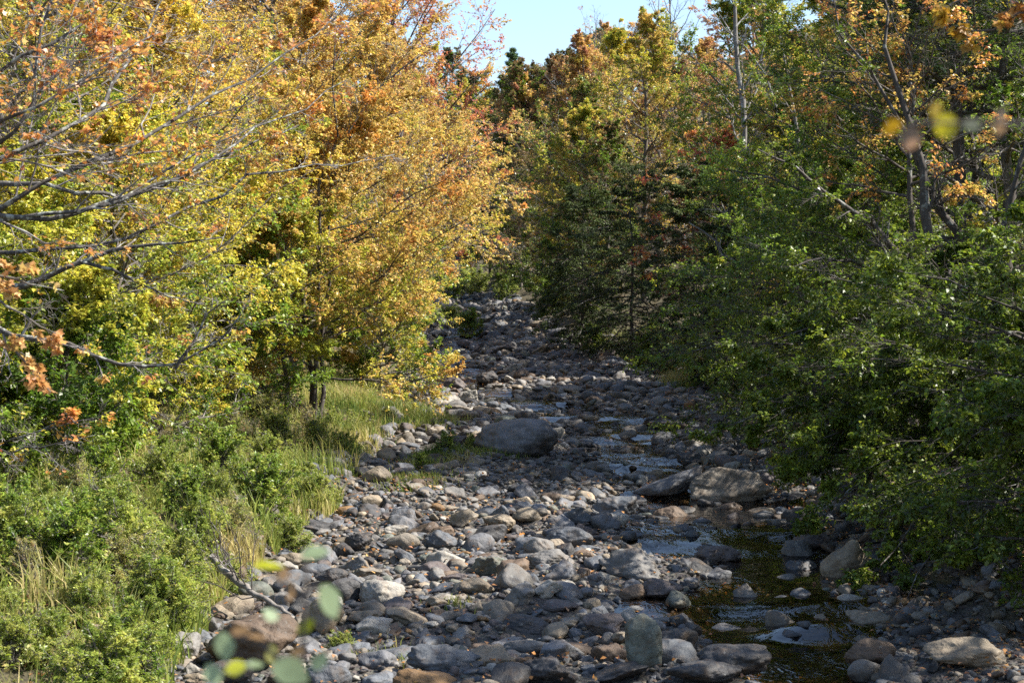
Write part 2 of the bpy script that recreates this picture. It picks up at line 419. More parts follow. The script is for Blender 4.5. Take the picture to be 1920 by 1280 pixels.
def tree_parts(sp):
    """grow one broadleaf tree at the origin; returns mesh data for trunk, branches, crown"""
    rng = np.random.default_rng(sp['seed'])
    H, R = sp['H'], sp['R']; h0 = sp.get('h0', .2); stems = sp.get('stems', 1)
    n1, n2, n3, nl = sp['n']; tr = sp.get('tr', H * .011)
    K = 9; TP, TR = [], []
    for k in range(stems):
        a = rng.uniform(0, 6.28); lean = (0.02 if stems == 1 else .16) * H * rng.uniform(.5, 1.2)
        u = np.linspace(0, 1, K)
        off = np.array([math.cos(a), math.sin(a), 0])
        hh = H * .97 * (1 if k == 0 else rng.uniform(.72, .95))
        p = off * ((.02 * R * (stems > 1)) + lean * u[:, None] ** 1.4) + UP * (u * hh - .25)[:, None]
        p[1:] += rng.normal(size=(K - 1, 3)) * [H * .009, H * .009, 0]
        p[0, 2] = -.45
        TP.append(p); TR.append(tr * (1 if stems == 1 else .75) * (1.12 - u * 1.0) ** .9 + .004)
    TP, TR = np.array(TP), np.array(TR); TR[:, 0] *= 1.35
    # level 1
    M = n1; k = rng.integers(0, stems, M); u = (np.arange(M) + rng.random(M)) / M
    h = h0 + (.985 - h0) * u ** sp.get('dist', .9); s = np.clip(h, 0, 1) * (K - 1); i0 = np.minimum(s.astype(int), K - 2); fr = (s - i0)[:, None]
    p0 = TP[k, i0] * (1 - fr) + TP[k, i0 + 1] * fr
    phi = np.arange(M) * 2.39996 + rng.normal(size=M) * .5
    ang = np.interp(u, [0, .5, 1], sp.get('ang', (1.45, 1.05, .4))) + rng.normal(size=M) * .12
    D = np.stack([np.sin(ang) * np.cos(phi), np.sin(ang) * np.sin(phi), np.cos(ang)], -1)
    pr = np.interp(u, [0, .18, .45, .75, 1], sp.get('prof', (.75, .95, 1., .72, .32)))
    ln = R * pr * rng.uniform(.72, 1.18, M)
    bias = np.array(sp.get('bias', (0, 0, 0.))); ln = ln * (1 + D @ bias)
    KK = 7; v = np.linspace(0, 1, KK)
    P1 = p0[:, None] + D[:, None] * (ln[:, None] * v)[..., None] + UP * ((sp.get('curl', .12) * ln)[:, None] * v ** 2)[..., None]
    w = np.cumsum(rng.normal(size=(M, KK, 3)), 1); w -= w[:, :1]; P1 = P1 + w * (.05 * ln[:, None] / 2.6)[..., None]
    r0 = np.clip((TR[k, i0]) * .55, .012, .16); R1 = r0[:, None] * (1 - .85 * v) + .004
    P2, L2, R2 = sprout(P1, ln, R1, n2, rng, .22, 1., .85, .48, sp.get('flat', .45), .04 if 'flat' not in sp else -.05, .07, 5)
    P3_, L3, R3 = sprout(P2, L2, R2, n3, rng, .12, 1., .8, .5, .35, 0., .07, 4, rmin=.0035)
    c = P3_.mean(1)
    keep = snoise(c, sp['seed'] + 3, sp.get('gapwl', 2.2)) > sp.get('thr', -.9)
    P3k = P3_[keep]
    trunk = join([tubes(TP, TR, 9), tubes(P1, R1, 6)])
    br = join([tubes(P2, R2, 4), tubes(P3_, R3, 3)])
    V, F, p, idx, kk = leaves(P3k, nl, rng, sp['leaf'], sp.get('ratio', .62), sp.get('shape', 'rhomb'), sp.get('droop', .25), sp.get('jit', .55))
    bare = sp.get('bare')
    if bare is not None:      # bare upper crown: fewer leaves towards the top
        pb = np.interp(p[:, 2] / H, *bare)
        kl = rng.random(len(p)) < pb
        n_ = kk; V = V.reshape(-1, n_, 3)[kl].reshape(-1, 3); p = p[kl]
        m = len(p); b = np.arange(m)[:, None]
        F = dict(Q=b * 4 + np.arange(4))
    col = colour(p, p[:, 2] / H, rng, sp['low'], sp['high'], sp.get('mid', .4), sp['seed'], sp.get('cwl', 3.2))
    return trunk, br, (V, F, np.repeat(col, kk, 0))

def plant(name, label, cat, sp, X, Y, group=None, z=None, bark=BARK, leafm=None, rz=0.):
    z = float(gz(X, Y)) if z is None else z
    root = thing(name, label, cat, (X, Y, z), group)
    root.rotation_euler = (0, 0, rz)
    t, b, (V, F, c) = tree_parts(sp)
    woody = cat != 'tree'
    link('stem' if woody else 'trunk', mesh('wood', *t, mat=bark, smooth=True), root)
    link('branches', mesh('branchwork', *b, mat=TWIG if bark is BARK else bark), root)
    link('foliage' if woody else 'crown', mesh('leafage', V, mat=leafm or LEAF, col=c, **F), root)
    return root

def conifer_parts(sp):
    rng = np.random.default_rng(sp['seed']); H, R = sp['H'], sp['R']; h0 = sp.get('h0', .1)
    K = 10; u = np.linspace(0, 1, K)
    TP = np.zeros((1, K, 3)); TP[0, :, 2] = u * H - .3; TP[0, 1:, :2] = rng.normal(size=(K - 1, 2)) * H * .004
    TR = (sp.get('tr', H * .011) * (1.03 - u) + .006)[None]
    n1, n2, n3, nl = sp['n']; M = n1
    uu = (np.arange(M) + rng.random(M)) / M; h = h0 + (.99 - h0) * uu
    if sp.get('whorl'): h = h0 + (.99 - h0) * (np.round(uu * sp['whorl']) + rng.normal(size=M) * .09) / sp['whorl']
    h = np.clip(h, .02, .995)
    s = h * (K - 1); i0 = np.minimum(s.astype(int), K - 2); fr = (s - i0)[:, None]
    p0 = TP[0, i0] * (1 - fr) + TP[0, i0 + 1] * fr
    phi = np.arange(M) * 2.39996 + rng.normal(size=M) * .4
    ang = np.interp(uu, [0, .6, 1], sp.get('ang', (1.75, 1.5, .7))) + rng.normal(size=M) * .1
    D = np.stack([np.sin(ang) * np.cos(phi), np.sin(ang) * np.sin(phi), np.cos(ang)], -1)
    ln = R * np.interp(uu, [0, .12, .5, 1], sp.get('prof', (.8, 1, .72, .07))) * rng.uniform(.6, 1.2, M)
    v = np.linspace(0, 1, 6)
    P1 = p0[:, None] + D[:, None] * (ln[:, None] * v)[..., None] + UP * ((sp.get('curl', -.16) * ln)[:, None] * v ** 2)[..., None]
    w = np.cumsum(rng.normal(size=(M, 6, 3)), 1); w -= w[:, :1]; P1 = P1 + w * (.03 * ln[:, None])[..., None]
    R1 = np.clip(TR[0, i0] * .4, .008, .07)[:, None] * (1 - .8 * v) + .003
    P2, L2, R2 = sprout(P1, ln, R1, n2, rng, .12, 1., .95, .42, .88, sp.get('curl2', -.08), .04, 4, rmin=.004)
    if n3:
        P3_, L3, R3 = sprout(P2, L2, R2, n3, rng, .1, 1., .8, .5, .8, -.06, .04, 3, rmin=.003)
        br = join([tubes(P2, R2, 3), tubes(P3_, R3, 3)])
    else:
        P3_ = P2; br = tubes(P2, R2, 3)
    keep = snoise(P3_.mean(1), sp['seed'] + 3, 1.6) > sp.get('thr', -1.1)
    P3_ = P3_[keep]
    if sp.get('tuft'):
        V, F, p, idx, kk = leaves(P3_, nl, rng, sp['leaf'], sp.get('ratio', .12), 'rhomb', -.1, 1.2, .05, .55)
    else:
        V, F, p, idx, kk = leaves(P3_, nl, rng, sp['leaf'], sp.get('ratio', .3), 'rhomb', .15, .3, .05, .0)
    c = pick(sp['pal'], .5 + .3 * snoise(p, sp['seed'], 2.5) + rng.normal(size=len(p)) * .22) * np.exp(rng.normal(size=(len(p), 1)) * .2)
    return join([tubes(TP, TR, 9), tubes(P1, R1, 5)]), br, (V, F, np.repeat(c, kk, 0))

def plant_conifer(name, label, sp, X, Y, group=None, bark=DARKBARK):
    root = thing(name, label, 'tree', (X, Y, float(gz(X, Y))), group)
    t, b, (V, F, c) = conifer_parts(sp)
    link('trunk', mesh('wood', *t, mat=bark, smooth=True), root)
    link('branches', mesh('branchwork', *b, mat=bark), root)
    link('crown', mesh('needles', V, mat=NEEDLE, col=c, **F), root)
    return root

def limb_tree(name, label, limbs, seed, twig=(7, 6, 5), nl=3, leaf=.1, low=ORNG, high=ORNG, lens=(.34, .5, .5), bark=BARK,
              shape='maple', leafthr=.2, flat=.35, curl=.12, side=8, twigr=.004, group=None, ratio=.62, base=None, mid=.4, tmin=.25, wl=1.0):
    """tree given by the courses of its main limbs: (points, r0, r1, sprout) each"""
    rng = np.random.default_rng(seed); tt, P1, R1, L1 = [], [], [], []
    dens = []
    for pts, r0, r1, sp, *dn in limbs:
        K = 14; q, ln = resample(pts, K)
        q[1:-1] += rng.normal(size=(K - 2, 3)) * ln * .006
        r = np.linspace(r0, r1, K) * (1 + .08 * rng.normal(size=K)); tt.append(tubes(q[None], r[None], side))
        if sp: dens.append(dn[0] if dn else 1.); P1.append(q); R1.append(r); L1.append(min(ln, 6.) * sp)
    P1, R1, L1 = np.array(P1), np.array(R1), np.array(L1)
    a, b, c = twig
    P2, L2, R2 = sprout(P1, L1, R1, a, rng, tmin, 1., .7, lens[0], flat, curl, .07, 6, rr=.5, rmin=twigr)
    P3_, L3, R3 = sprout(P2, L2, R2, b, rng, .2, 1., .7, lens[1], flat, curl, .07, 5, rr=.55, rmin=twigr * .8)
    P4, L4, R4 = sprout(P3_, L3, R3, c, rng, .2, 1., .7, lens[2], flat, curl, .07, 4, rr=.6, rmin=twigr * .65)
    root = thing(name, label, 'tree', base, group); o = np.array(base)
    v, q = join(tt); link('trunk', mesh('wood', v - o, q, mat=bark, smooth=True), root)
    v, q = join([tubes(P2, R2, 5), tubes(P3_, R3, 4), tubes(P4, R4, 3)]); link('branches', mesh('branchwork', v - o, q, mat=TWIG if bark is LICHEN else bark), root)
    Pk = P4[(snoise(P4.mean(1), seed + 1, wl) > leafthr) & (rng.random(len(P4)) < np.repeat(dens, a * b * c))]
    if not len(Pk): return root
    V, F, p, idx, kk = leaves(Pk, nl, rng, leaf, ratio, shape, .35, .6)
    col = colour(p, np.clip((p[:, 2] - o[2]) / 12, 0, 1), rng, low, high, mid, seed, 1.6)
    link('crown', mesh('leafage', V - o, mat=LEAF, col=np.repeat(col, kk, 0), **F), root)
    return root

# ------------------------------------------------------------------ rocks
import bmesh
_ICO = {}
def ico(sub):
    if sub not in _ICO:
        bm = bmesh.new(); bmesh.ops.create_icosphere(bm, subdivisions=sub, radius=1.0)
        bm.verts.ensure_lookup_table()
        V = np.array([v.co[:] for v in bm.verts]); F = np.array([[v.index for v in f.verts] for f in bm.faces]); bm.free()
        _ICO[sub] = (nrm(V), F)
    return _ICO[sub]

def rock_shape(seed, sub, style):
    rng = np.random.default_rng(seed); v, F = ico(sub)
    n, p, lo, hi, amp = dict(round=(16, 5.0, .9, 1.12, .035), worn=(13, 8.0, .8, 1.2, .05), angular=(11, 15., .66, 1.22, .06),
                             slab=(10, 18., .7, 1.2, .04), post=(11, 15., .66, 1.22, .045))[style]
    i = np.arange(n) + .5; ph = i * 2.39996; z = 1 - 2 * i / n
    N = nrm(np.stack([np.sqrt(1 - z * z) * np.cos(ph), np.sqrt(1 - z * z) * np.sin(ph), z], -1) + rng.normal(size=(n, 3)) * .33)
    d = rng.uniform(lo, hi, n)
    r = (np.maximum(v @ N.T, 0) / d) ** p
    r = (r.sum(1) + 1e-9) ** (-1 / p)
    if style == 'post': r = 1 / ((np.abs(v) ** 3.6) @ np.array([1, 1, .85])) ** (1 / 3.6) * (1 - .12 * v[:, 2] * v[:, 0])
    V = v * r[:, None]
    k = 1 + amp * snoise(V, seed, 1.5) + amp * .5 * snoise(V, seed + 1, .6)
    if sub >= 5: k = k + amp * .28 * snoise(V, seed + 2, .25) - amp * .9 * np.maximum(0, snoise(V * np.array([1, 1, 3.]), seed + 4, .9) - 1.35)
    V = V * k[:, None]
    V -= (V.max(0) + V.min(0)) / 2
    return V / (np.abs(V).max(0)), F

PALROCK = dict(
    grey=(0.1378, 0.1302, 0.1206), bluegrey=(0.08422, 0.09005, 0.09892), slate=(0.1148, 0.1153, 0.1213), dark=(0.04211, 0.04091, 0.04188), taupe=(0.1608, 0.1376, 0.1083), tan=(0.2067, 0.1674, 0.1191), brown=(0.09953, 0.06843, 0.04621),
    mauve=(0.09031, 0.07439, 0.07077), pale=(0.2756, 0.2529, 0.2166), green=(0.1148, 0.1228, 0.1011), ochre=(0.1684, 0.09666, 0.03972))
WORDS = dict(grey='mid grey', bluegrey='blue grey', slate='slate grey', dark='dark charcoal', taupe='grey brown', tan='tan', brown='brown', mauve='mauve brown', pale='pale', green='greenish grey', ochre='ochre')
LAND = [  # px box in the photograph, style, colour, depth ratio, label, short name
 (886, 783, 1049, 858, 'round', 'slate', .9, 'largest smooth grey boulder in midstream with a rounded whaleback top', 'the whaleback boulder'),
 (1285, 872, 1445, 962, 'angular', 'taupe', .8, 'big grey brown boulder with dappled shade standing in the dark pool', 'the big pool boulder'),
 (1172, 872, 1318, 954, 'slab', 'slate', .5, 'long grey tilted slab leaning up beside the big pool boulder', 'the tilted grey slab'),
 (1106, 928, 1198, 966, 'worn', 'bluegrey', .8, 'low blue grey boulder at the lower end of the tilted slab', 'the low pool boulder'),
 (1122, 1028, 1244, 1094, 'worn', 'grey', .9, 'broad grey domed boulder with mauve foot left of the lower pool', 'the domed grey boulder'),
 (1303, 1022, 1391, 1072, 'worn', 'mauve', .9, 'reddish brown boulder on the near edge of the middle pool', 'the reddish pool boulder'),
 (1171, 1148, 1242, 1258, 'post', 'green', .7, 'upright greenish grey stone standing on end like a post', 'the upright stone'),
 (1233, 1174, 1309, 1242, 'worn', 'dark', .9, 'dark rounded boulder touching the right side of the upright stone', 'the dark neighbour boulder'),
 (1318, 1170, 1424, 1218, 'worn', 'grey', .8, 'flat topped grey brown boulder at the pool edge near the picture front', 'the flat topped boulder'),
 (1305, 1206, 1447, 1268, 'worn', 'dark', .8, 'long black boulder in front of the flat topped boulder', 'the long black boulder'),
 (1243, 1236, 1395, 1300, 'worn', 'dark', .8, 'charcoal boulder cut by the bottom edge below the upright stone', 'the bottom charcoal boulder'),
 (1536, 1006, 1640, 1098, 'round', 'tan', .9, 'tall tan boulder half hidden under the drooping right bank boughs', 'the half hidden boulder'),
 (1730, 1192, 1884, 1262, 'worn', 'tan', .8, 'large tan boulder striped by twig shadows on the leafy right bank', 'the bank boulder'),
 (1582, 1196, 1684, 1254, 'worn', 'brown', .8, 'brown boulder by the water left of the tan bank boulder', 'the brown waterside boulder'),
 (1090, 1148, 1170, 1202, 'angular', 'mauve', .9, 'pinkish angular block to the left of the upright stone', 'the pinkish block'),
 (938, 1153, 1032, 1192, 'worn', 'dark', .8, 'dark hump backed stone left of the pinkish block', 'the hump backed stone'),
 (762, 1204, 908, 1264, 'worn', 'bluegrey', .7, 'long blue grey stone with a sunlit ridge along the picture front', 'the ridged stone'),
 (942, 1196, 1042, 1240, 'round', 'grey', .8, 'smooth grey dome right of the long ridged stone', 'the smooth dome'),
 (966, 1228, 1090, 1290, 'angular', 'dark', .8, 'dark peaked boulder in front of the smooth grey dome', 'the peaked boulder'),
 (1100, 1238, 1215, 1290, 'slab', 'dark', .8, 'dark sloping slab just left of the foot of the upright stone', 'the sloping slab'),
 (572, 1244, 660, 1296, 'round', 'bluegrey', .9, 'smooth oval blue grey stone near the big shaggy rock', 'the oval stone'),
 (736, 1252, 858, 1300, 'worn', 'ochre', .8, 'ochre brown sunlit boulder cut by the bottom edge', 'the ochre boulder'),
 (384, 1150, 572, 1264, 'angular', 'brown', .8, 'large shaggy brown rock behind the blurred foreground sprig', 'the shaggy rock'),
 (1022, 985, 1112, 1034, 'round', 'bluegrey', .8, 'smooth blue grey stone sloping down to the right near midstream', 'the sloping smooth stone'),
 (960, 950, 1020, 986, 'round', 'tan', .8, 'tan egg shaped stone lit by the sun in the stream bed', 'the egg stone'),
 (903, 961, 967, 1004, 'worn', 'tan', .9, 'tan blunt stone leaning beside the egg shaped stone', 'the blunt tan stone'),
 (988, 1027, 1082, 1068, 'worn', 'grey', .8, 'grey pitted stone in front of the sloping smooth stone', 'the pitted stone'),
 (876, 1040, 952, 1087, 'angular', 'green', .8, 'greenish angular block with a flat face in the middle of the bed', 'the greenish block'),
 (717, 984, 766, 1014, 'round', 'pale', .8, 'pale cream rounded cobble glowing in sun at left of bed', 'the cream cobble'),
 (843, 952, 898, 992, 'angular', 'tan', .8, 'striated tan stone left of the blunt tan stone', 'the striated stone'),
 (678, 873, 736, 908, 'round', 'tan', .8, 'smooth tan boulder at the edge of the bank grass', 'the grass edge boulder'),
 (672, 1084, 762, 1142, 'worn', 'pale', .8, 'whitest sunlit boulder in the pale gravel on the left', 'the white boulder'),
 (1000, 1084, 1056, 1126, 'angular', 'pale', .9, 'pale pyramid shaped stone behind the long mauve stone', 'the pyramid stone'),
 (1048, 948, 1112, 988, 'angular', 'bluegrey', .9, 'pointed blue grey stone at the left end of the upper pool', 'the pointed stone'),
 (1218, 948, 1302, 988, 'worn', 'brown', .8, 'brown stone standing in water below the tilted slab', 'the brown pool stone'),
 (1203, 1084, 1284, 1132, 'angular', 'mauve', .8, 'mauve angular stone right below the domed grey boulder', 'the mauve stone'),
 (1160, 1094, 1212, 1130, 'round', 'brown', .8, 'round brown stone touching the left of the mauve angular stone', 'the round brown stone'),
 (816, 812, 876, 850, 'slab', 'mauve', .6, 'tilted brown slab left of the whaleback boulder', 'the tilted brown slab'),
 (862, 729, 897, 760, 'angular', 'pale', .8, 'white upright block upstream and left of the whaleback boulder', 'the white upright block'),
 (808, 740, 864, 768, 'worn', 'pale', .8, 'flat whitish stone left of the white upright block', 'the flat whitish stone'),
 (764, 735, 806, 760, 'angular', 'tan', .8, 'pale tan stone at the foot of the left bank leaves', 'the leaf foot stone'),
 (940, 680, 982, 702, 'slab', 'pale', .6, 'whitish slanting slab far upstream in the middle', 'the far white slab'),
 (644, 998, 698, 1036, 'worn', 'dark', .8, 'dark stone on the left near the bank shrubs', 'the dark left stone'),
 (790, 992, 858, 1036, 'worn', 'bluegrey', .8, 'blue grey layered stone between cream cobble and greenish block', 'the layered stone'),
 (1003, 1124, 1088, 1152, 'round', 'mauve', .7, 'long mauve loaf shaped stone in front of the pyramid stone', 'the loaf stone'),
 (1488, 1000, 1564, 1042, 'worn', 'mauve', .8, 'reddish dappled stone across the pool under the right boughs', 'the dappled red stone'),
 (1563, 1112, 1622, 1146, 'round', 'pale', .9, 'pale rounded stone below the half hidden boulder', 'the pale bank stone'),
 (1586, 1144, 1684, 1182, 'worn', 'tan', .7, 'long tan stone lying along the right edge of the pool', 'the long pool edge stone'),
 (1510, 1203, 1580, 1228, 'round', 'tan', .8, 'flat pale tan stone half sunk in the lower right riffle', 'the riffle stone'),
 (1294, 1138, 1334, 1170, 'angular', 'pale', .9, 'pale triangular stone at the lower pool edge', 'the triangular stone'),
 (1330, 1128, 1388, 1170, 'angular', 'mauve', .8, 'pinkish tan stone right of the pale triangular stone', 'the pinkish tan stone'),
 (1420, 1206, 1454, 1224, 'round', 'ochre', .9, 'small ochre stone shining in the riffle', 'the ochre riffle stone'),
 (652, 1143, 722, 1176, 'worn', 'tan', .8, 'tan stone with brown patches in front of the white boulder', 'the patched stone'),
 (590, 1062, 652, 1096, 'round', 'dark', .8, 'dark smooth stone behind the blurred sprig leaves', 'the dark smooth stone'),
 (1268, 846, 1330, 880, 'worn', 'dark', .8, 'dark stone in the stream beyond the big pool boulder', 'the dark upstream stone'),
 (1236, 788, 1292, 812, 'worn', 'mauve', .8, 'brown streaked stone upstream near the right bank', 'the streaked stone'),
 (1425, 880, 1475, 905, 'angular', 'dark', .8, 'dark angular stone just right of the big pool boulder', 'the dark angular stone'),
 (892, 694, 934, 724, 'worn', 'dark', .8, 'dark round stone below the far white slab', 'the far dark stone'),
 (830, 706, 876, 734, 'worn', 'mauve', .8, 'mauve flat stone near the far left water edge', 'the far mauve stone'),
 (1002, 760, 1040, 782, 'angular', 'grey', .8, 'grey squared stone behind the whaleback boulder', 'the squared stone'),
 (852, 636, 902, 660, 'worn', 'mauve', .8, 'brown ledge boulder far up the narrowing stream', 'the far brown ledge'),
 (924, 640, 974, 664, 'worn', 'dark', .8, 'dark boulder at the far bend of the stream', 'the far bend boulder'),
 (996, 646, 1036, 668, 'slab', 'tan', .8, 'tan slab on the far right bank near the hemlocks', 'the far tan slab'),
 (880, 588, 930, 616, 'slab', 'bluegrey', .8, 'blue grey bedrock ledge at the head of the visible stream', 'the head ledge'),
]
rng = np.random.default_rng(77)
LM = []
for i, (x0, y0, x1, y1, style, colr, dr, label, short) in enumerate(LAND):
    X, Y, Z = ground_at((x0 + x1) / 2, y1 - 3)
    W = (x1 - x0) / FPX * Y; D = W * dr
    vis = (y1 - y0) / FPX * Y
    Y += D * .42; X = ((x0 + x1) / 2 - 960) / FPX * Y; Zg = float(gz(X, Y))
    top = CAMZ + (640 - y0) / FPX * (Y)
    Ht = max(top - Zg, .35 * W * .5) + .12 * W        # part of it is buried
    V, F = rock_shape(400 + i * 7, 5, style)
    if style == 'slab':
        a = .35; V = np.stack([V[:, 0], V[:, 1], V[:, 2] * .6 + V[:, 0] * a * 1.3], -1); V = V / np.abs(V).max(0)
    V = V * np.array([W / 2, D / 2, Ht / 2])
    me = mesh('boulder', V, T=F, mat=ROCK, smooth=True)
    big = W > .9
    o = link('boulder' if big else 'stone', me, None, (X, Y, Zg - .12 * W + Ht / 2))
    c = np.array(PALROCK[colr]) * rng.uniform(.92, 1.1); o.color = (*c, 1)
    tag(o, label, 'boulder' if big else 'stone', 'boulders and stones of the stream bed')
    LM.append((X, Y, W, D, (x0 + x1) / 2, (y0 + y1) / 2, short))
LMa = np.array([l[:6] for l in LM])

def population():
    r = np.random.default_rng(5); out = []
    for ya, yb, n, base, mx in ((14.5, 50, 24000, .08, .72), (50, 100, 8500, .16, .9), (100, 182, 4500, .26, 1.2)):
        Y = r.uniform(ya, yb, n) if yb > 60 else ya + (yb - ya) * r.random(n) ** 1.1
        u = r.random(n); X = xl(Y) - .9 + (xr(Y) - xl(Y) + 2.0) * u
        s = np.minimum(base * (1 - r.random(n)) ** (-1 / 2.15), mx * r.uniform(.6, 1, n))
        out.append(np.stack([X, Y, s], -1))
    n = 110; Y = r.uniform(17, 66, n); X = cx(Y) + r.normal(size=n) * 1.5; out.append(np.stack([X, Y, np.minimum(.22 * (1 - r.random(n)) ** (-1 / 2.2), .6)], -1))
    S = np.concatenate(out)
    d = np.abs(S[:, None, 0] - LMa[None, :, 0]) / (LMa[None, :, 2] / 2 + .05) ; e = np.abs(S[:, None, 1] - LMa[None, :, 1]) / (LMa[None, :, 3] / 2 + .05)
    q = np.hypot(d, e)
    ok = (q > .92).all(1) & ~((q < 1.25).any(1) & (S[:, 2] > .3))
    wet = wz(S[:, 1], S[:, 0]) - gz(S[:, 0], S[:, 1])
    ok &= ~((wet > .05) & (r.random(len(S)) < .85) & (S[:, 2] > .10) & (np.arange(len(S)) < len(S) - 110))
    return S[ok]
S = population()
Zs = gz(S[:, 0], S[:, 1]); wz_ = wz(S[:, 1], S[:, 0]); Zs = np.where(S[:, 2] > .26, np.maximum(Zs, wz_ - S[:, 2] * .2), Zs); px, py = to_px(S[:, 0], S[:, 1], Zs); pw = S[:, 2] / S[:, 1] * FPX
rr_ = np.random.default_rng(9)
ck = np.array(list(PALROCK)); cw = np.array([.20, .17, .09, .13, .09, .10, .09, .05, .04, .03, .01])
depth = wz(S[:, 1], S[:, 0]) - Zs
inview = (px > 290) & (px < 1700) & (py < 1290) & (py > 560) & (depth < S[:, 2] * .3) & ~((px > 1480) & (py < 960)) & ~((px > 1400) & (py < 860)) & ~((px > 1600) & (py < 1180)) & ~((px < 420) & (py < 1130)) & (px > xl(S[:, 1]) / S[:, 1] * FPX + 960 + 12)
order = np.argsort(-np.where(inview, pw, 0))
chosen = []
for i in order:          # the stones that show largest, none inside another
    X, Y, s = S[i]
    if len(chosen):
        c = S[chosen]; dd = np.hypot(c[:, 0] - X, c[:, 1] - Y)
        if (dd < .42 * (c[:, 2] + s)).any(): continue
    chosen.append(i)
    if len(chosen) >= 300 - len(LAND): break
chosen = np.array(chosen)
VAR = []
for k, st in enumerate(['round', 'worn', 'angular', 'angular', 'slab', 'worn', 'angular', 'slab', 'worn', 'round', 'angular', 'worn']):
    V, F = rock_shape(2000 + k * 13, 4, st); VAR.append((mesh('stone', V * .5, T=F, mat=ROCK, smooth=True), st))
SH = dict(round='rounded', worn='water worn', angular='angular', slab='blocky')
ORD = ['nearest', 'second', 'third', 'fourth', 'fifth', 'sixth', 'seventh', 'eighth', 'ninth', 'tenth', 'eleventh', 'twelfth',
       'thirteenth', 'fourteenth', 'fifteenth', 'sixteenth', 'seventeenth', 'eighteenth', 'nineteenth', 'twentieth']
rel = {}
info = []
for i in chosen:
    dx = px[i] - LMa[:, 4]; dy = (py[i] - LMa[:, 5]) * 1.6
    j = int(np.argmin(np.hypot(dx, dy)))
    sec = ('right of' if dx[j] > 0 else 'left of') if abs(dx[j]) > abs(dy[j]) else ('in front of' if dy[j] > 0 else 'behind')
    info.append([i, j, sec, float(np.hypot(dx[j], dy[j]))])
for t in sorted(info, key=lambda t: t[3]):
    rel.setdefault((t[1], t[2]), []).append(t[0])
for (i, j, sec, dist) in info:
    X, Y, s = S[i]; k = rr_.integers(len(VAR)); me, st = VAR[k]
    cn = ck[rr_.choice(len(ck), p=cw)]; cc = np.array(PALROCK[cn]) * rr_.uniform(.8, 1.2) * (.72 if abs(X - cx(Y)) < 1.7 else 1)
    flat = rr_.uniform(.42, .8)
    o = bpy.data.objects.new('stone', me); COL.objects.link(o)
    o.scale = (s * rr_.uniform(.95, 1.2), s * rr_.uniform(.7, 1.0), s * flat)
    o.rotation_euler = (rr_.normal() * .16, rr_.normal() * .16, rr_.uniform(0, 6.28))
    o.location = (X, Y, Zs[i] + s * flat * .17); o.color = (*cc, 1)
    rk = rel[(j, sec)].index(i)
    shape = SH[st] if flat > .55 else 'flat ' + SH[st]
    tag(o, f"{WORDS[cn]} {shape} stone, {ORD[min(rk, 19)]} one {sec} {LM[j][6]}", 'stone', 'boulders and stones of the stream bed')

def pebbles():
    rest = np.ones(len(S), bool); rest[chosen] = False
    c = S[chosen]
    idx = np.where(rest)[0]
    # keep the small ones from sitting inside the individual stones, and cap their size below the smallest individual
    cap = pw[chosen].min() * .98
    r = np.random.default_rng(31); Vs, Fs, Cs = [], [], []; off = 0
    for sub, lo, hi in ((2, 0, 13), (3, 13, 1e9)):
        base = [rock_shape(3000 + k * 17 + sub, sub, st)[0] * .5 for k, st in enumerate(['round', 'worn', 'angular', 'worn', 'round', 'slab', 'worn', 'angular'])]
        F0 = ico(sub)[1]
        sel = idx[(pw[idx] >= lo) & (pw[idx] < hi)]
        s = np.minimum(S[sel, 2], np.where(px[sel] > 0, cap * S[sel, 1] / FPX, 9)); n = len(sel)
        k = r.integers(0, len(base), n); B = np.array(base)[k]
        sc = np.stack([s * r.uniform(.95, 1.3, n), s * r.uniform(.65, 1., n), s * r.uniform(.35, .8, n)], -1)
        V = B * sc[:, None]
        th = r.uniform(0, 6.28, n); t1 = r.normal(size=n) * .25; co, si = np.cos(th), np.sin(th)
        z = V[..., 2] * np.cos(t1)[:, None] + V[..., 0] * np.sin(t1)[:, None]; x = V[..., 0] * np.cos(t1)[:, None] - V[..., 2] * np.sin(t1)[:, None]
        V = np.stack([x * co[:, None] - V[..., 1] * si[:, None], x * si[:, None] + V[..., 1] * co[:, None], z], -1)
        V += np.stack([S[sel, 0], S[sel, 1], Zs[sel] + sc[:, 2] * .17], -1)[:, None]
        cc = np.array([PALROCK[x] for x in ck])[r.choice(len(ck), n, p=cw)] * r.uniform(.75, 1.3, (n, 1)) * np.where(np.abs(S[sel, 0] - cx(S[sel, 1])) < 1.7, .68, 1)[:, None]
        m = V.shape[1]
        Vs.append(V.reshape(-1, 3)); Fs.append((F0[None] + (np.arange(n) * m)[:, None, None]).reshape(-1, 3) + off); Cs.append(np.repeat(cc, m, 0)); off += n * m
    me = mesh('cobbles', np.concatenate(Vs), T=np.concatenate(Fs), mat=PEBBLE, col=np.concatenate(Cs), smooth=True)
    tag(link('cobbles', me), 'smaller grey and brown cobbles and pebbles covering the stream bed', 'cobbles', kind='stuff')
pebbles()

# ------------------------------------------------------------------ trees
LEFT, RIGHT, FAR = 'trees of the left bank', 'trees of the right bank', 'trees of the far valley'
BIAS = (.28, -.12, 0)
N_HERO = (46, 13, 11, 20)
def hero(X, Y, H, R, seed, label, low, high, name='autumn_tree', group=LEFT, n=N_HERO, leaf=.092, **kw):
    sp = dict(H=H, R=R, seed=seed, n=n, leaf=leaf, low=low, high=high, bias=kw.pop('bias', BIAS)); bark = kw.pop('bark', BARK); sp.update(kw)
    return plant(name, label, 'tree', sp, X, Y, group, bark=bark)
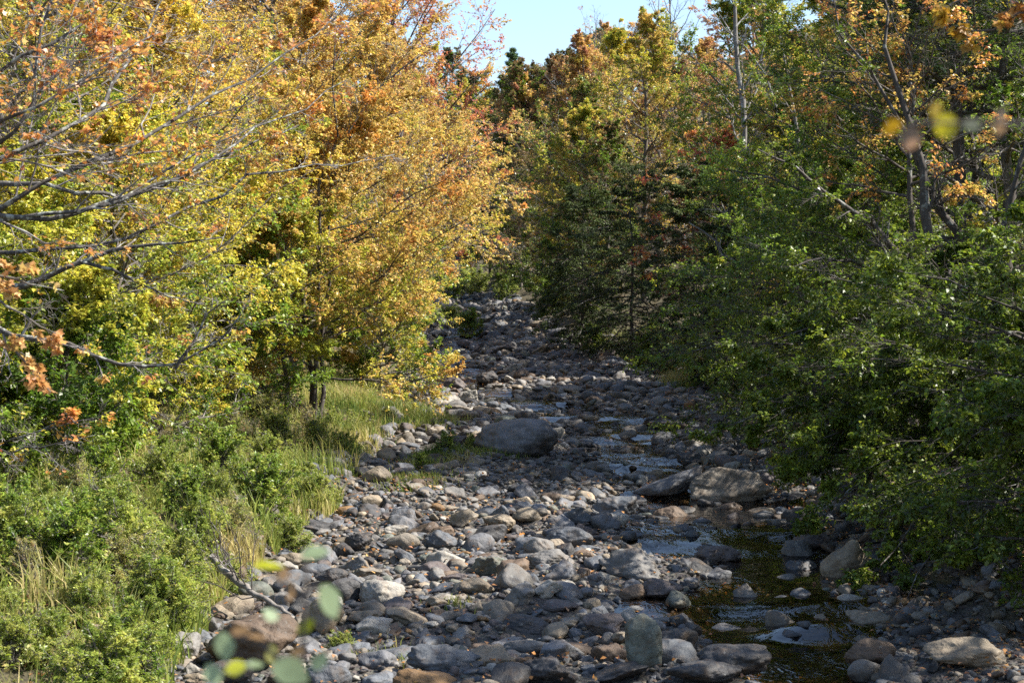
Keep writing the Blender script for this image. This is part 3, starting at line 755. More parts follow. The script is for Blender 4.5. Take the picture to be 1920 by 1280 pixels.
# left bank, nearest first
hero(-12.0, 41, 15, 4.6, 101, 'tall green and yellow tree filling the far left above the leafy bank', LOWG + YG, YG + GOLD, h0=.1, mid=.35)
hero(-10.0, 45, 8.0, 3.6, 102, 'low bright yellow tree in front of the green wall of left bank leaves', YG + YEL[:2], YEL[:2] + YG[1:], h0=.08, mid=.30, cwl=2.0, n=(34, 12, 9, 18))
hero(-6.15, 52.5, 13, 4.2, 103, 'golden tree with three dark stems standing at the stream edge of the left bank', YG + GOLD, GOLD + TAN + ORNG[:2], h0=.14, stems=3, bark=DARKBARK, mid=.2, tr=.095, prof=(1, 1.05, 1., .72, .32))
hero(-12.5, 55, 19, 5.2, 104, 'tall yellow gold tree behind the low bright yellow tree', YG, GOLD + YEL, h0=.12, mid=.22)
hero(-14.5, 64, 22, 5.6, 105, 'tall copper and gold tree with fine bare twigs upper left', YEL + TAN, TAN + RUST[:2], h0=.2, mid=.2, thr=-.7)
hero(-10.8, 76, 22, 5.6, 106, 'copper orange tree topping the left bank between golden neighbours', YEL + TAN, TAN + RUST[:2] + GOLD, h0=.15, mid=.15, thr=-.75)
hero(-6.6, 82, 16, 4.2, 107, 'orange gold tree leaning over the stream behind the three stemmed tree', YEL + YG[1:], GOLD + TAN, h0=.1, mid=.35)
hero(-6.9, 98, 22, 6.2, 108, 'red tipped orange maple on the skyline at the left of the sky gap', GOLD + TAN, ORNG + RED, h0=.2, mid=.6, thr=-.9, leaf=.125, n=(44, 12, 10, 17))
hero(-8.2, 50, 4.8, 2.6, 109, 'small deep green sapling under the golden trees of the left bank', LOWG, LOWG + YG, name='sapling', h0=.06, n=(30, 11, 8, 15))
hero(-5.9, 71, 7.0, 2.8, 110, 'leafy yellow green young tree crowding the stream edge below the orange gold tree', LOWG + YG, YG + GOLD, name='sapling', h0=.06, n=(32, 12, 9, 16), mid=.6)
hero(-10.5, 37, 5.4, 2.8, 111, 'bushy yellow green sapling at the foot of the low bright yellow tree', YG, YG + YEL[:1], name='sapling', h0=.06, n=(32, 12, 9, 16), mid=.7)
hero(-6.6, 50, 6.2, 2.3, 139, 'slender yellow green tree just in front of the three dark stems', YG, GOLD + YG, name='sapling', h0=.36, n=(30, 11, 9, 16), mid=.5, bark=DARKBARK)
for q in [(-9.2, 40, 7.2, 3.2, 131, 'green tree with yellow sprays just right of the dipping lichened limb', LOWG + YG, YEL + YG), (-12.6, 36, 7.5, 3.2, 132, 'green young tree at the left edge under the dipping lichened limb', YG, YEL[:1] + YG),
          (-9.6, 54, 6.4, 3.0, 133, 'yellow green young tree left of the three stemmed golden tree', LOWG + YG, YG + GOLD), (-8.9, 34, 3.4, 2.2, 134, 'low green bush tree nearest to the bank shrubs', LOWG, YG),
          (-5.2, 68, 5.4, 2.6, 135, 'small green gold tree between the three stemmed tree and the water', LOWG + YG, YG + GOLD), (-11.5, 33, 3.0, 2.0, 136, 'low green bush tree at the left edge above the bank shrubs', LOWG, YG),
          (-10.4, 48, 11, 3.8, 137, 'mid height yellow tree between the tall green yellow tree and the copper trees', YG, YEL + GOLD), (-8.6, 68, 12, 4.2, 138, 'gold tree filling the gap between copper and orange gold trees', YG + GOLD, GOLD + TAN)]:
    hero(q[0], q[1], q[2], q[3], q[4], q[5], q[6], q[7], h0=.05 if q[2] < 10 else .1, mid=.6, n=(34, 12, 9, 16) if q[2] < 10 else N_HERO, name='sapling' if q[2] < 6.5 else 'autumn_tree')
FILL = [tree_parts(dict(H=18, R=4.8, seed=200 + k, n=(40, 12, 9, 15), leaf=.15, low=lo, high=hi, h0=.12, mid=.3, thr=-1.)) for k, (lo, hi) in
        enumerate([(YG, GOLD + RUST), (LOWG + YG, YEL + YG), (YEL, RUST + ORNG), (DKG + LOWG, DUSK + LOWG), (DUSK, RUST + DUSK), (LOWG, YG + GOLD)])]
FILL.append(tree_parts(dict(H=18, R=4.8, seed=231, n=(34, 10, 8, 9), leaf=.17, low=LOWG, high=YG + GOLD, h0=.2, mid=.5, thr=.25, gapwl=3.0)))  # sparse crown, its gaps shaped to throw dappled shade
PROTO = {}
def filler(k, X, Y, s, label, group, name='forest_tree', rz=None):
    z = float(gz(X, Y)) - .1; rz = (k * 1.7 + X * 2.1 + Y) % 6.28 if rz is None else rz
    if k in PROTO: return dup(PROTO[k], (X, Y, z), rz, s, label, group)
    root = thing(name, label, 'tree', (X, Y, z), group); root.rotation_euler = (0, 0, rz); root.scale = (s, s, s)
    t, b, (V, F, c) = FILL[k]
    link('trunk', mesh('wood', *t, mat=BARK, smooth=True), root)
    link('branches', mesh('branchwork', *b, mat=TWIG), root)
    link('crown', mesh('leafage', V, mat=LEAF, col=c, **F), root)
    PROTO[k] = root; return root
for k, X, Y, s, lab in [
    (1, -17.5, 50, .95, 'yellow green tree deep in the left bank wood, leftmost of its row'),
    (0, -20.5, 62, 1.15, 'gold and orange tree at the far left top behind bare grey limbs'),
    (2, -17.5, 78, 1.25, 'rust coloured tree rising behind the copper and gold tree'),
    (0, -13.5, 92, 1.2, 'gold orange tree on the left slope behind the copper orange tree'),
    (2, -14.0, 112, 1.2, 'rust orange tree on the left slope near the skyline'),
    (0, -8.6, 124, 1.0, 'gold tree on the left bank just upstream of the red tipped maple'),
    (3, -8.8, 142, .8, 'dusky green tree at the left side of the far bend'),
    (5, -15.5, 44, .62, 'green tree low in the dark of the left bank wood'),
    (2, -24, 84, 1.35, 'rust tree highest on the left slope')]:
    filler(k, X, Y, s, lab, LEFT)
# right bank
hero(12.6, 47, 13, 4.6, 120, 'broad green tree with a few yellow leaves behind the forked maple', LOWG, YG + LOWG, group=RIGHT, bias=(-.25, -.1, 0), h0=.08, bark=DARKBARK, mid=.6, thr=-.7, jit=.75)
hero(11.8, 58, 14.5, 4.6, 121, 'yellow green tree right of the grey leaning snag', LOWG + DKG, YG + LOWG + GOLD, group=RIGHT, bias=(-.25, -.1, 0), h0=.1, bark=DARKBARK, mid=.5, thr=-.8, jit=.7)
hero(9.6, 52, 7.2, 3.6, 122, 'low dark green tree overhanging the right edge of the stream', DKG, LOWG + YG[:1], group=RIGHT, bias=(-.35, -.1, 0), h0=.04, bark=DARKBARK, mid=.7, n=(36, 12, 9, 16), jit=.5, flat=.85, ang=(1.7, 1.35, .8), curl=-.12, thr=-.4, gapwl=1.3)
hero(12.2, 68, 12, 4.2, 123, 'mid green tree on the right bank with scattered red leaves', DKG + LOWG, LOWG + RED[:1] + YG, group=RIGHT, bias=(-.2, -.1, 0), h0=.05, bark=DARKBARK, mid=.55, jit=.7)
hero(13.2, 92, 19.5, 5.0, 124, 'yellow green birch like tree below the dead grey spruce', LOWG + YG, YG + LOWG, group=RIGHT, bias=(-.2, -.1, 0), h0=.1, mid=.5, leaf=.12)
hero(10.6, 88, 11, 3.4, 125, 'slim red leaved maple among the dark hemlocks', DUSK, RED + ORNG, group=RIGHT, bias=(-.2, 0, 0), h0=.15, mid=.35, n=(26, 9, 7, 9), leaf=.16, thr=-.4)
hero(9.2, 118, 19.5, 4.6, 126, 'golden tree standing highest at the right of the sky gap', GOLD + DUSK, GOLD + YG, group=RIGHT, bias=(-.15, 0, 0), h0=.15, mid=.3, leaf=.13, n=(36, 12, 9, 16))
hero(15.5, 112, 19, 5.0, 127, 'orange tree behind the dead grey spruce on the right skyline', DUSK + RUST, ORNG + RUST, group=RIGHT, bias=(-.15, 0, 0), h0=.15, mid=.3, leaf=.13, n=(34, 11, 9, 15))
hero(5.6, 124, 16, 5.0, 128, 'bronze and gold tree spreading over the hemlocks toward the stream', DUSK + LOWG, GOLD + LOWG + DUSK, group=RIGHT, bias=(-.3, -.1, 0), h0=.1, mid=.4, leaf=.13, n=(36, 12, 9, 16))
hero(2.2, 150, 14, 4.8, 129, 'dusky olive tree arching over the far bend of the stream', DUSK + DKG, DUSK + GOLD[:1], group=FAR, bias=(-.4, -.1, 0), h0=.1, mid=.5, leaf=.15, n=(32, 11, 9, 13))
for k, X, Y, s, lab in [
    (6, 16.8, 60, .9, 'green and gold tree at the right edge behind the white pine'),
    (1, 20.0, 74, .95, 'yellow green tree deep in the right bank wood'),
    (0, 17.6, 86, 1.0, 'gold orange tree above the yellow green tree on the right'),
    (5, 22.0, 98, 1.1, 'green tree high on the right slope behind the pine'),
    (4, 11.6, 134, .95, 'rusty tree on the right slope behind the highest golden tree'),
    (3, 16.4, 78, .7, 'dull green tree in the shade between hemlocks and the green birch'),
    (6, 15.0, 38, .6, 'thin green tree at the extreme right behind the forked maple')]:
    filler(k, X, Y, s, lab, RIGHT)
for k, X, Y, s, lab in [(6, 13.2, 20.0, .85, 'yellow green shade tree added out of frame right of the near stream'),  # trees added to cast dappled shade, most of them out of frame
 (0, 12.2, 11, .8, 'gold shade tree added out of frame on the near right bank'), (6, 12.8, 25.0, .8, 'thin crowned green shade tree added out of frame right of the near pools'), (6, 16.8, 33, .8, 'thin crowned shade tree added out of frame upslope of the forked maple'), (6, 13.0, 44.5, .9, 'thin crowned shade tree added behind the forked maple'), (6, 17.2, 24.5, .9, 'thin crowned shade tree added out of frame upslope of the near stream'), (6, 11.8, 15.2, .8, 'thin crowned shade tree added out of frame on the near right bank')]:
    filler(k, X, Y, s, lab, RIGHT)
for q in [(8.6, 33.5, 5.0, 3.2, 141, 'low dark bush tree leaning over the pool below the forked maple'), (9.0, 27.6, 4.8, 3.3, 142, 'low dark bush tree at the right edge above the bank boulder'), (9.2, 42, 6.5, 3.6, 143, 'dark green young tree beside the forked maple on its stream side'),
          (8.5, 24.4, 3.6, 2.2, 149, 'low dark bush tree hanging over the bank boulder at the far right edge'), (11.6, 32.5, 4.6, 3.2, 144, 'spreading dark green young tree at the right edge before the forked maple'), (8.8, 48, 7.0, 3.8, 145, 'dark young tree hanging over the stream near the whaleback boulder'), (10.4, 60, 8.5, 4.0, 146, 'dim green young tree right of the yellow green tuft'),
          (13.4, 54, 10, 3.8, 147, 'mid green tree filling the right wood behind the forked maple'), (11.6, 76, 10.5, 3.6, 148, 'olive young tree among the hemlocks on the right bank')]:
    hero(q[0], q[1], q[2], q[3], q[4], q[5], DKG + LOWG[:1] * (q[2] > 6), (DKG + LOWG[:1] + YG[:1]) if q[2] < 6 else (LOWG + YG[:2]), h0=.04, mid=.75, n=(34, 12, 9, 17), name='sapling', group=RIGHT, bias=(-.35, -.15, 0), bark=DARKBARK, leaf=.082, jit=.5, thr=-.35, gapwl=1.1, curl=-.14, flat=.85, ang=(1.75, 1.4, .9), tr=.06)
HP = dict(H=14, R=3.4, n=(80, 10, 5, 9), leaf=.2, ratio=.3, pal=HEML, h0=.06, prof=(.9, 1, .92, .5), thr=-.45, curl=-.25)
for j, (X, Y, H, R, lab) in enumerate([
    (4.3, 104, 10.0, 3.4, 'leftmost dark hemlock with a bare lower trunk by the far gravel'),
    (6.9, 98, 10.5, 4.2, 'tallest dark hemlock in the middle of the right bank'),
    (8.9, 84, 10, 3.6, 'dark hemlock with low drooping boughs right of the tallest hemlock'),
    (9.8, 74, 8.5, 3.0, 'short pale green hemlock leaning over the right edge of the gravel'),
    (11.0, 64, 8.0, 3.0, 'shaded hemlock behind the yellow green grass tuft')]):
    plant_conifer('hemlock', lab, dict(HP, seed=300 + j, H=H, R=R, h0=.16 if j == 0 else .05), X, Y, RIGHT)
PP = dict(n=(64, 10, 6, 16), leaf=.2, ratio=.07, pal=PINE, tuft=True, ang=(1.5, 1.35, .6), curl=.1, curl2=.12, whorl=16, h0=.28, prof=(.7, 1, .8, .15), thr=-1.4)
plant_conifer('white_pine', 'white pine with layered dark needle boughs across the upper right', dict(PP, seed=320, H=20, R=5.4, n=(80, 12, 7, 18), h0=.4), 11.6, 44.5, RIGHT)
plant_conifer('white_pine', 'bushy white pine showing pale needles between the upper right maples', dict(PP, seed=321, H=15, R=4.6, h0=.3), 14.6, 70, RIGHT)
FP = dict(n=(40, 9, 5, 12), leaf=.5, ratio=.14, pal=[(.06, .11, .05), (.10, .16, .06), (.15, .2, .07)], tuft=True, ang=(1.5, 1.3, .6), curl=.1, curl2=.1, whorl=14, h0=.35, prof=(.7, 1, .8, .2), thr=-1.)
plant_conifer('white_pine', 'lone pointed pine standing on the skyline in the sky gap', dict(FP, seed=322, H=24, R=3.4), 0.1, 262, FAR)
plant_conifer('white_pine', 'broad dark pine on the skyline left of the lone pointed pine', dict(FP, seed=323, H=21, R=3.6), -2.8, 236, FAR)
plant_conifer('white_pine', 'pale green pine below the broad dark skyline pine', dict(FP, seed=324, H=16, R=5.4, h0=.15), -2.6, 205, FAR)

def snag(label, pts, r0, seed, Y, lens=.3, thr=9, nbr=24, name='dead_tree', leafcol=None, bark=GREYBARK, group=RIGHT, twig=None, nl=1):
    P = [P3(x, y, Y) for x, y in pts]; g = float(gz(P[0][0], Y)); P[0][2] = g - .3
    base = (P[0][0], Y, g)
    return limb_tree(name, label, [(P, r0, r0 * .2, .16)], seed, twig=twig or (nbr, 3, 3), nl=nl, leaf=.14, low=leafcol or RUST, high=leafcol or RUST, lens=(lens * 6, .4, .5),
                     bark=bark, shape='rhomb', leafthr=thr, flat=.1, curl=.0, base=base, twigr=.008, tmin=.3, group=group)
snag('dead grey spruce trunk with bare snapped branches near the right skyline', [(1402, 700), (1396, 300), (1386, 150), (1378, -60)], .27, 340, 72, lens=.5)
snag('thin grey leaning snag right of the dead grey spruce', [(1530, 640), (1505, 300), (1482, 170), (1455, 20)], .14, 341, 62, lens=.3, nbr=12)
snag('pale leafless snag slanting behind the yellow green tree', [(1500, 600), (1470, 230), (1420, 110), (1330, 10)], .10, 342, 78, lens=.3, nbr=12)
def bare_tree(label, X, Y, H, R, seed):
    sp = dict(H=H, R=R, seed=seed, n=(26, 9, 7, 2), leaf=.22, low=DUSK, high=RUST, h0=.35, thr=.9, ang=(.9, .7, .25), stems=2, curl=.2, tr=.2)
    return plant('bare_tree', label, 'tree', sp, X, Y, FAR, bark=GREYBARK)
bare_tree('nearly leafless grey tree spreading its twigs against the sky', 6.0, 178, 27, 5.4, 350)
for k, X, Y, s, lab in [(3, 5.2, 134, .75, 'dull green tree shading the right side of the far bend'), (4, 3.6, 160, .8, 'rusty tree behind the dusky olive tree'), (5, 4.6, 115, .8, 'green tree low behind the leftmost hemlock'), (3, 6.0, 109, .72, 'dull green tree between the two left hemlocks'), (3, 5.2, 123, .78, 'dull green tree just upstream of the leftmost hemlock'), (5, 4.0, 131, .72, 'green tree leaning from the right toward the far bend'), (3, 2.8, 142, .72, 'dull green tree in front of the dusky olive tree'), (3, .9, 166, .66, 'dull green tree low at the right of the stream head'), (0, 19.3, 175, 1.0, 'gold tree high on the far right slope'), (4, 24.5, 215, 1.0, 'rusty tree highest on the far right slope'), (3, 1.4, 176, .7, 'dull green tree closing the end of the stream')]:
    filler(k, X, Y, s, lab, FAR)
bare_tree('smaller leafless tree on the right skyline before the highest golden tree', 14.2, 140, 25, 4.0, 351)
# far valley
fr = np.random.default_rng(41); far = []
for Y, n, xa, xb in ((172, 4, -13, 10), (200, 5, -16, 16), (235, 5, -16, 22), (285, 5, -14, 30)):
    for j in range(n):
        X = xa + (xb - xa) * (j + .5) / n + fr.normal() * .8
        if Y < 180 and -6 < X < -.5: X += 5.5
        far.append((Y, X))
NM = {172: 'nearest', 200: 'second', 235: 'third', 285: 'hindmost'}
CT = {}
for Y, X in far:
    k = int(fr.choice([3, 4, 5, 1, 0, 3])); CT[Y] = CT.get(Y, 0) + 1
    kn = {3: 'dull green', 4: 'rusty brown', 0: 'gold', 1: 'yellow', 5: 'green and gold'}[k]
    x_ = 960 + X / Y * FPX; sk = np.interp(x_, [800, 860, 930, 980, 1090, 1130, 1200, 1320, 1360], [30, 80, 108, 105, 85, 40, 10, 30, 0])
    sc_ = (CAMZ + (640 - sk) / FPX * Y - float(gz(X, Y))) / 18.5     # no higher than the skyline of the far wood
    filler(k, X, Y, float(np.clip(sc_ * fr.uniform(.9, 1.02), .5, 1.35)), f"{kn} tree of the far valley, {['first','second','third','fourth','fifth'][CT[Y]-1]} from left in {NM[Y]} row", FAR)

# near trees whose limbs reach into view
def W_(pts): return [P3(*p) for p in pts]
bx, by = -8.2, 21.5; bz = float(gz(bx, by))
limb_tree('bare_limbed_maple', 'near grey limbed maple reaching thin bare branches over the upper left', [
    ([(bx, by, bz - .4), (bx + .1, by, 4.5), (bx + .3, by, 7.4), (bx + .2, by + .2, 10.5)], .2, .09, .10),
    (W_([(-320, 560, 21.5), (-100, 430, 21), (0, 385, 20.8), (110, 322, 21), (250, 270, 21.5), (330, 225, 22), (420, 150, 22.5), (520, 108, 23), (640, 20, 24)]), .048, .007, .36),
    (W_([(-300, 480, 21.5), (-120, 350, 20), (0, 292, 19.5), (62, 210, 19.5), (84, 140, 19.5), (92, 0, 20), (100, -80, 20)]), .038, .014, .30),
    (W_([(-280, 430, 21.5), (-60, 320, 20.5), (60, 268, 20.5), (130, 240, 21), (165, 222, 21), (215, 130, 22), (280, 60, 22.5), (330, -40, 23)]), .045, .010, .34),
    (W_([(-300, 470, 21.5), (-100, 300, 20), (0, 225, 19), (80, 190, 19), (160, 150, 19), (240, 90, 19.5), (300, 60, 20)]), .04, .008, .34),
    (W_([(-280, 380, 21.5), (-80, 200, 20), (0, 130, 19), (70, 80, 19), (170, 40, 19.5), (260, -20, 20)]), .04, .010, .34)],
    501, twig=(14, 7, 6), nl=3, leaf=.062, low=ORNG, high=ORNG + GOLD[:1], lens=(.75, .45, .5), bark=LICHEN, leafthr=.25, flat=.3, curl=.12, base=(bx, by, bz), twigr=.0045, group=LEFT)
bx, by = -10.6, 31; bz = float(gz(bx, by))
limb_tree('lichened_maple', 'lichen spotted tree at the left with a low dipping limb', [
    ([(bx, by, bz - .4), (bx + .1, by, 4.5), (bx, by, 8.5), (bx + .2, by + .2, 14.5)], .22, .06, .12),
    (W_([(-120, 590, 31), (0, 622, 30), (100, 637, 30), (150, 650, 30), (200, 677, 30), (258, 693, 30), (340, 688, 30), (378, 675, 30), (402, 648, 30), (452, 590, 30)]), .07, .012, .22),
    (W_([(330, 690, 30), (352, 655, 30), (372, 625, 30), (385, 590, 30), (430, 560, 30)]), .035, .008, .25),
    (W_([(-130, 560, 31), (60, 530, 31), (110, 512, 31), (150, 488, 31), (200, 475, 31), (250, 462, 31), (340, 455, 31), (420, 445, 31.5)]), .085, .010, .26),
    (W_([(150, 490, 31), (210, 505, 31), (270, 535, 31), (330, 560, 31.5), (380, 570, 32)]), .035, .008, .26),
    (W_([(-90, 400, 31), (100, 410, 31), (240, 380, 31.5), (330, 330, 32), (420, 290, 32.5), (560, 235, 34)]), .06, .010, .30),
    (W_([(-90, 330, 31), (150, 360, 31), (260, 370, 32), (330, 300, 32.5), (440, 260, 33), (520, 215, 34)]), .05, .009, .30),
    (W_([(-60, 420, 31), (180, 400, 31), (290, 350, 31.5), (400, 300, 32), (480, 245, 33), (560, 205, 34), (650, 150, 35)]), .045, .009, .30),
    (W_([(-60, 470, 31), (200, 455, 31.5), (400, 360, 33), (520, 320, 34), (640, 300, 35), (740, 290, 36)]), .045, .009, .28),
    (W_([(-90, 800, 31), (0, 835, 30), (70, 812, 29), (140, 790, 29), (210, 770, 29)]), .035, .006, .34),
    (W_([(-90, 830, 31), (0, 850, 29), (90, 835, 28.5), (180, 815, 28.5)]), .035, .006, .34)],
    502, twig=(12, 7, 5), nl=2, leaf=.09, low=YG + ORNG, high=ORNG + GOLD, lens=(.6, .5, .5), bark=LICHEN, leafthr=.5, flat=.3, curl=.1, base=(bx, by, bz), twigr=.0045, shape='oval', group=LEFT)
bx, by = -5.6, 14.6; bz = float(gz(bx, by))
limb_tree('orange_maple', 'near orange maple whose drooping boughs enter at the left edge', [
    ([(bx, by, bz - .4), (bx, by, 3.0), (bx - .1, by, 5.6), (bx - .1, by + .1, 8.0)], .15, .07, None),
    (W_([(-230, 500, 14.6), (-100, 480, 14.4), (-30, 500, 14.2), (40, 530, 14.1), (120, 545, 14.2)]), .03, .005, .42),
    (W_([(-230, 560, 14.6), (-110, 580, 14.3), (-40, 610, 14.1), (30, 660, 14), (95, 735, 14)]), .03, .005, .42),
    (W_([(-230, 420, 14.6), (-120, 440, 14.4), (-50, 520, 14.1), (20, 580, 14), (105, 625, 14)]), .03, .005, .42)],
    503, twig=(8, 4, 3), nl=4, leaf=.058, low=[(.58, .40, .14), (.54, .30, .12)], high=[(.58, .42, .15), (.50, .27, .12)], lens=(.45, .5, .5), leafthr=-.3, flat=.5, curl=-.12, base=(bx, by, bz), twigr=.003, group=LEFT, tmin=.3)
# right: forked maple and its low boughs
bx, by = 10.0, 36.0; bz = float(gz(bx, by))
B0 = (bx, by, bz - .4)
limb_tree('forked_maple', 'dark forked maple clump drooping green boughs over the right of the stream', [
    ([B0, P3(1815, 720, 36), P3(1775, 560, 36), P3(1742, 460, 36), P3(1738, 380, 36), P3(1725, 290, 36), P3(1690, 180, 36), P3(1670, 60, 36), P3(1640, -60, 36)], .21, .008, .2, .05),
    ([B0, P3(1860, 700, 36.5), P3(1835, 530, 36.5), P3(1795, 440, 36.5), P3(1750, 370, 36.3), P3(1710, 270, 36), P3(1650, 170, 36), P3(1600, 90, 36), P3(1560, -20, 36)], .16, .008, .2, .05),
    (W_([(1775, 570, 36), (1720, 500, 35.8), (1680, 462, 35.6), (1630, 415, 35.4), (1560, 372, 35), (1490, 315, 34.6), (1420, 280, 34.4)]), .11, .014, .2, .16),
    (W_([(1778, 565, 36), (1735, 522, 35.5), (1680, 506, 35), (1610, 490, 34.5), (1540, 482, 34), (1460, 500, 33.5)]), .085, .012, .26, .22),
    (W_([(1830, 540, 36), (1880, 430, 36), (1910, 330, 36), (1940, 200, 36), (1935, 60, 36), (1900, -60, 36)]), .08, .008, .3, .3),
    (W_([(1815, 720, 36), (1740, 640, 35.5), (1640, 600, 35), (1520, 610, 34.5), (1420, 650, 34.2)]), .07, .009, .30),
    (W_([(1820, 760, 36), (1740, 700, 35), (1620, 690, 34), (1480, 740, 33.2), (1360, 800, 33)]), .07, .008, .32),
    (W_([(1822, 790, 36), (1730, 760, 34.5), (1640, 770, 33), (1540, 830, 32), (1470, 850, 31.6)]), .07, .008, .32),
    (W_([(1824, 800, 36), (1780, 800, 34), (1700, 830, 32), (1620, 900, 30.6), (1560, 960, 30)]), .07, .008, .30),
    (W_([(1826, 810, 36), (1840, 820, 33.5), (1800, 880, 31), (1720, 980, 29), (1650, 1060, 28)]), .06, .008, .30),
    (W_([(1828, 800, 36), (1890, 800, 33), (1880, 860, 30), (1800, 960, 28), (1740, 1060, 27), (1690, 1150, 26.4)]), .06, .008, .30),
    (W_([(1830, 760, 36), (1920, 760, 33), (1960, 820, 30), (1900, 920, 28), (1850, 1020, 27)]), .06, .01, .30),
    (W_([(1815, 700, 36), (1780, 640, 34), (1760, 660, 32), (1700, 720, 31), (1640, 760, 30.5)]), .06, .01, .3),
    (W_([(1835, 640, 36), (1880, 600, 34), (1900, 640, 32), (1860, 720, 31), (1800, 780, 30.5)]), .06, .01, .3)],
    510, twig=(17, 9, 7), nl=11, leaf=.082, low=DKG, high=DKG + LOWG[:1] + YG[:1], lens=(.85, .5, .5), bark=DARKBARK, shape='rhomb', leafthr=-1.0, flat=.45, curl=-.01, base=(bx, by, bz), twigr=.005, group=RIGHT, ratio=.55, mid=.6, wl=1.6, tmin=.18)
bx, by = 7.6, 15.5; bz = float(gz(bx, by))
limb_tree('orange_oak', 'near orange leaved tree whose bough hangs into the upper right corner', [
    ([(bx, by, bz - .4), (bx, by, 3.5), (bx + .1, by, 6.4), (bx, by + .1, 9.5)], .17, .08, None),
    (W_([(2520, 120, 15.5), (2200, 60, 15.2), (2000, 30, 15), (1900, 40, 15), (1800, 60, 15)]), .04, .006, .30),
    (W_([(2520, 60, 15.5), (2200, -40, 15.2), (2000, -40, 15), (1880, -20, 15), (1780, 10, 15)]), .04, .006, .30)],
    511, twig=(8, 4, 3), nl=3, leaf=.08, low=[(.45, .28, .04)] + ORNG, high=ORNG, lens=(.4, .5, .5), leafthr=-.3, flat=.5, curl=-.08, base=(bx, by, bz), twigr=.003, group=RIGHT, tmin=.5)
hero(9.7, 41, 10.5, 2.9, 130, 'slender orange leaved maple rising among the upper right greens', ORNG + DUSK, ORNG + GOLD, group=RIGHT, bias=(-.2, -.1, 0), h0=.6, mid=.3, n=(24, 9, 8, 10), thr=-.05, bark=DARKBARK)

# ------------------------------------------------------------------ shrubs, grass, litter
LITE = [(.14, .20, .035), (.26, .315, .055), (.39, .41, .09)]
STRAW = [(.24, .26, .06), (.36, .33, .10), (.46, .38, .17)]
SHP = [dict(H=1.25, R=.75, n=(34, 9, 6, 14), leaf=.05, ratio=.34, low=LOWG + LITE, high=LITE, mid=.3),
       dict(H=1.05, R=.85, n=(34, 9, 6, 14), leaf=.042, ratio=.45, low=LITE, high=LITE + STRAW[:1], mid=.4),
       dict(H=1.5, R=.8, n=(30, 7, 5, 9), leaf=.07, ratio=.5, low=DKG + LOWG, high=LOWG + LITE, mid=.55),
       dict(H=.85, R=.7, n=(32, 8, 5, 8), leaf=.05, ratio=.25, low=LITE, high=STRAW + LITE, mid=.4),
       dict(H=1.3, R=.5, n=(26, 6, 5, 5), leaf=.05, ratio=.25, low=STRAW + DUSK, high=RUST[1:] + STRAW, mid=.5)]
SPRO = {}
LOOK = ['yellow green willowy shrub', 'bright low leafy shrub', 'dark green broad leaved shrub', 'straw tinted wispy shrub', 'tan dying weed clump']
def shrub(k, X, Y, s, label, group):
    z = float(gz(X, Y)) - .03; rz = (X * 3.1 + Y * 1.3) % 6.28
    if k in SPRO: return dup(SPRO[k], (X, Y, z), rz, s, label, group)
    sp = dict(SHP[k], seed=600 + k, h0=.05, stems=7, tr=.012, ang=(1.2, .8, .3), thr=-1.6, droop=.1, cwl=.9, gapwl=.6, prof=(.6, .9, 1, .9, .5))
    r = plant('shrub', label, 'shrub', sp, X, Y, group, z=z, rz=rz); r.scale = (s, s, s); SPRO[k] = r; return r
rs = np.random.default_rng(61)
ROWS = [('edge', 36.5, (540, 590)), ('waterside', 31.5, (500, 545)), ('low', 27.6, (420,)), ('nearest', 19.3, (25, 115, 205)), ('front', 20.6, (-8, 92, 190, 250)), ('half front', 22.0, (50, 160, 280)), ('second', 23.4, (20, 130, 225, 305)), ('between', 24.9, (0, 110, 215, 310)), ('third', 26.4, (60, 165, 270, 345)), ('inner', 28.2, (90, 200, 300, 370)), ('fourth', 30.0, (20, 140, 250, 350, 440)),
        ('mid', 32.2, (80, 190, 300, 400, 470)), ('fifth', 34.5, (200, 310, 410, 500)), ('sixth', 39, (300, 405, 500, 580)), ('seventh', 45, (430, 520, 590, 640)), ('hindmost', 53, (560, 620, 668)), ('grassy', 58, (600, 650, 690, 725)), ('upper', 48.5, (500, 575, 650, 690))]
for rn, Y, pxs in ROWS:
    for j, x in enumerate(pxs):
        Y2 = Y + rs.normal() * .5; X = (x - 960) / FPX * Y2; k = int(rs.choice([0, 1, 3, 3, 0, 1, 2, 4]))
        s = rs.uniform(.5, .98) * (1.0 if rn != 'front' else .8) * (.75 if x > 520 or (rn == 'third' and j == 3) else 1)
        shrub(k, X, Y2, s, f"{LOOK[k]}, {['first','second','third','fourth','fifth'][j]} from left in the {rn} row of the left bank", 'shrubs of the left bank')
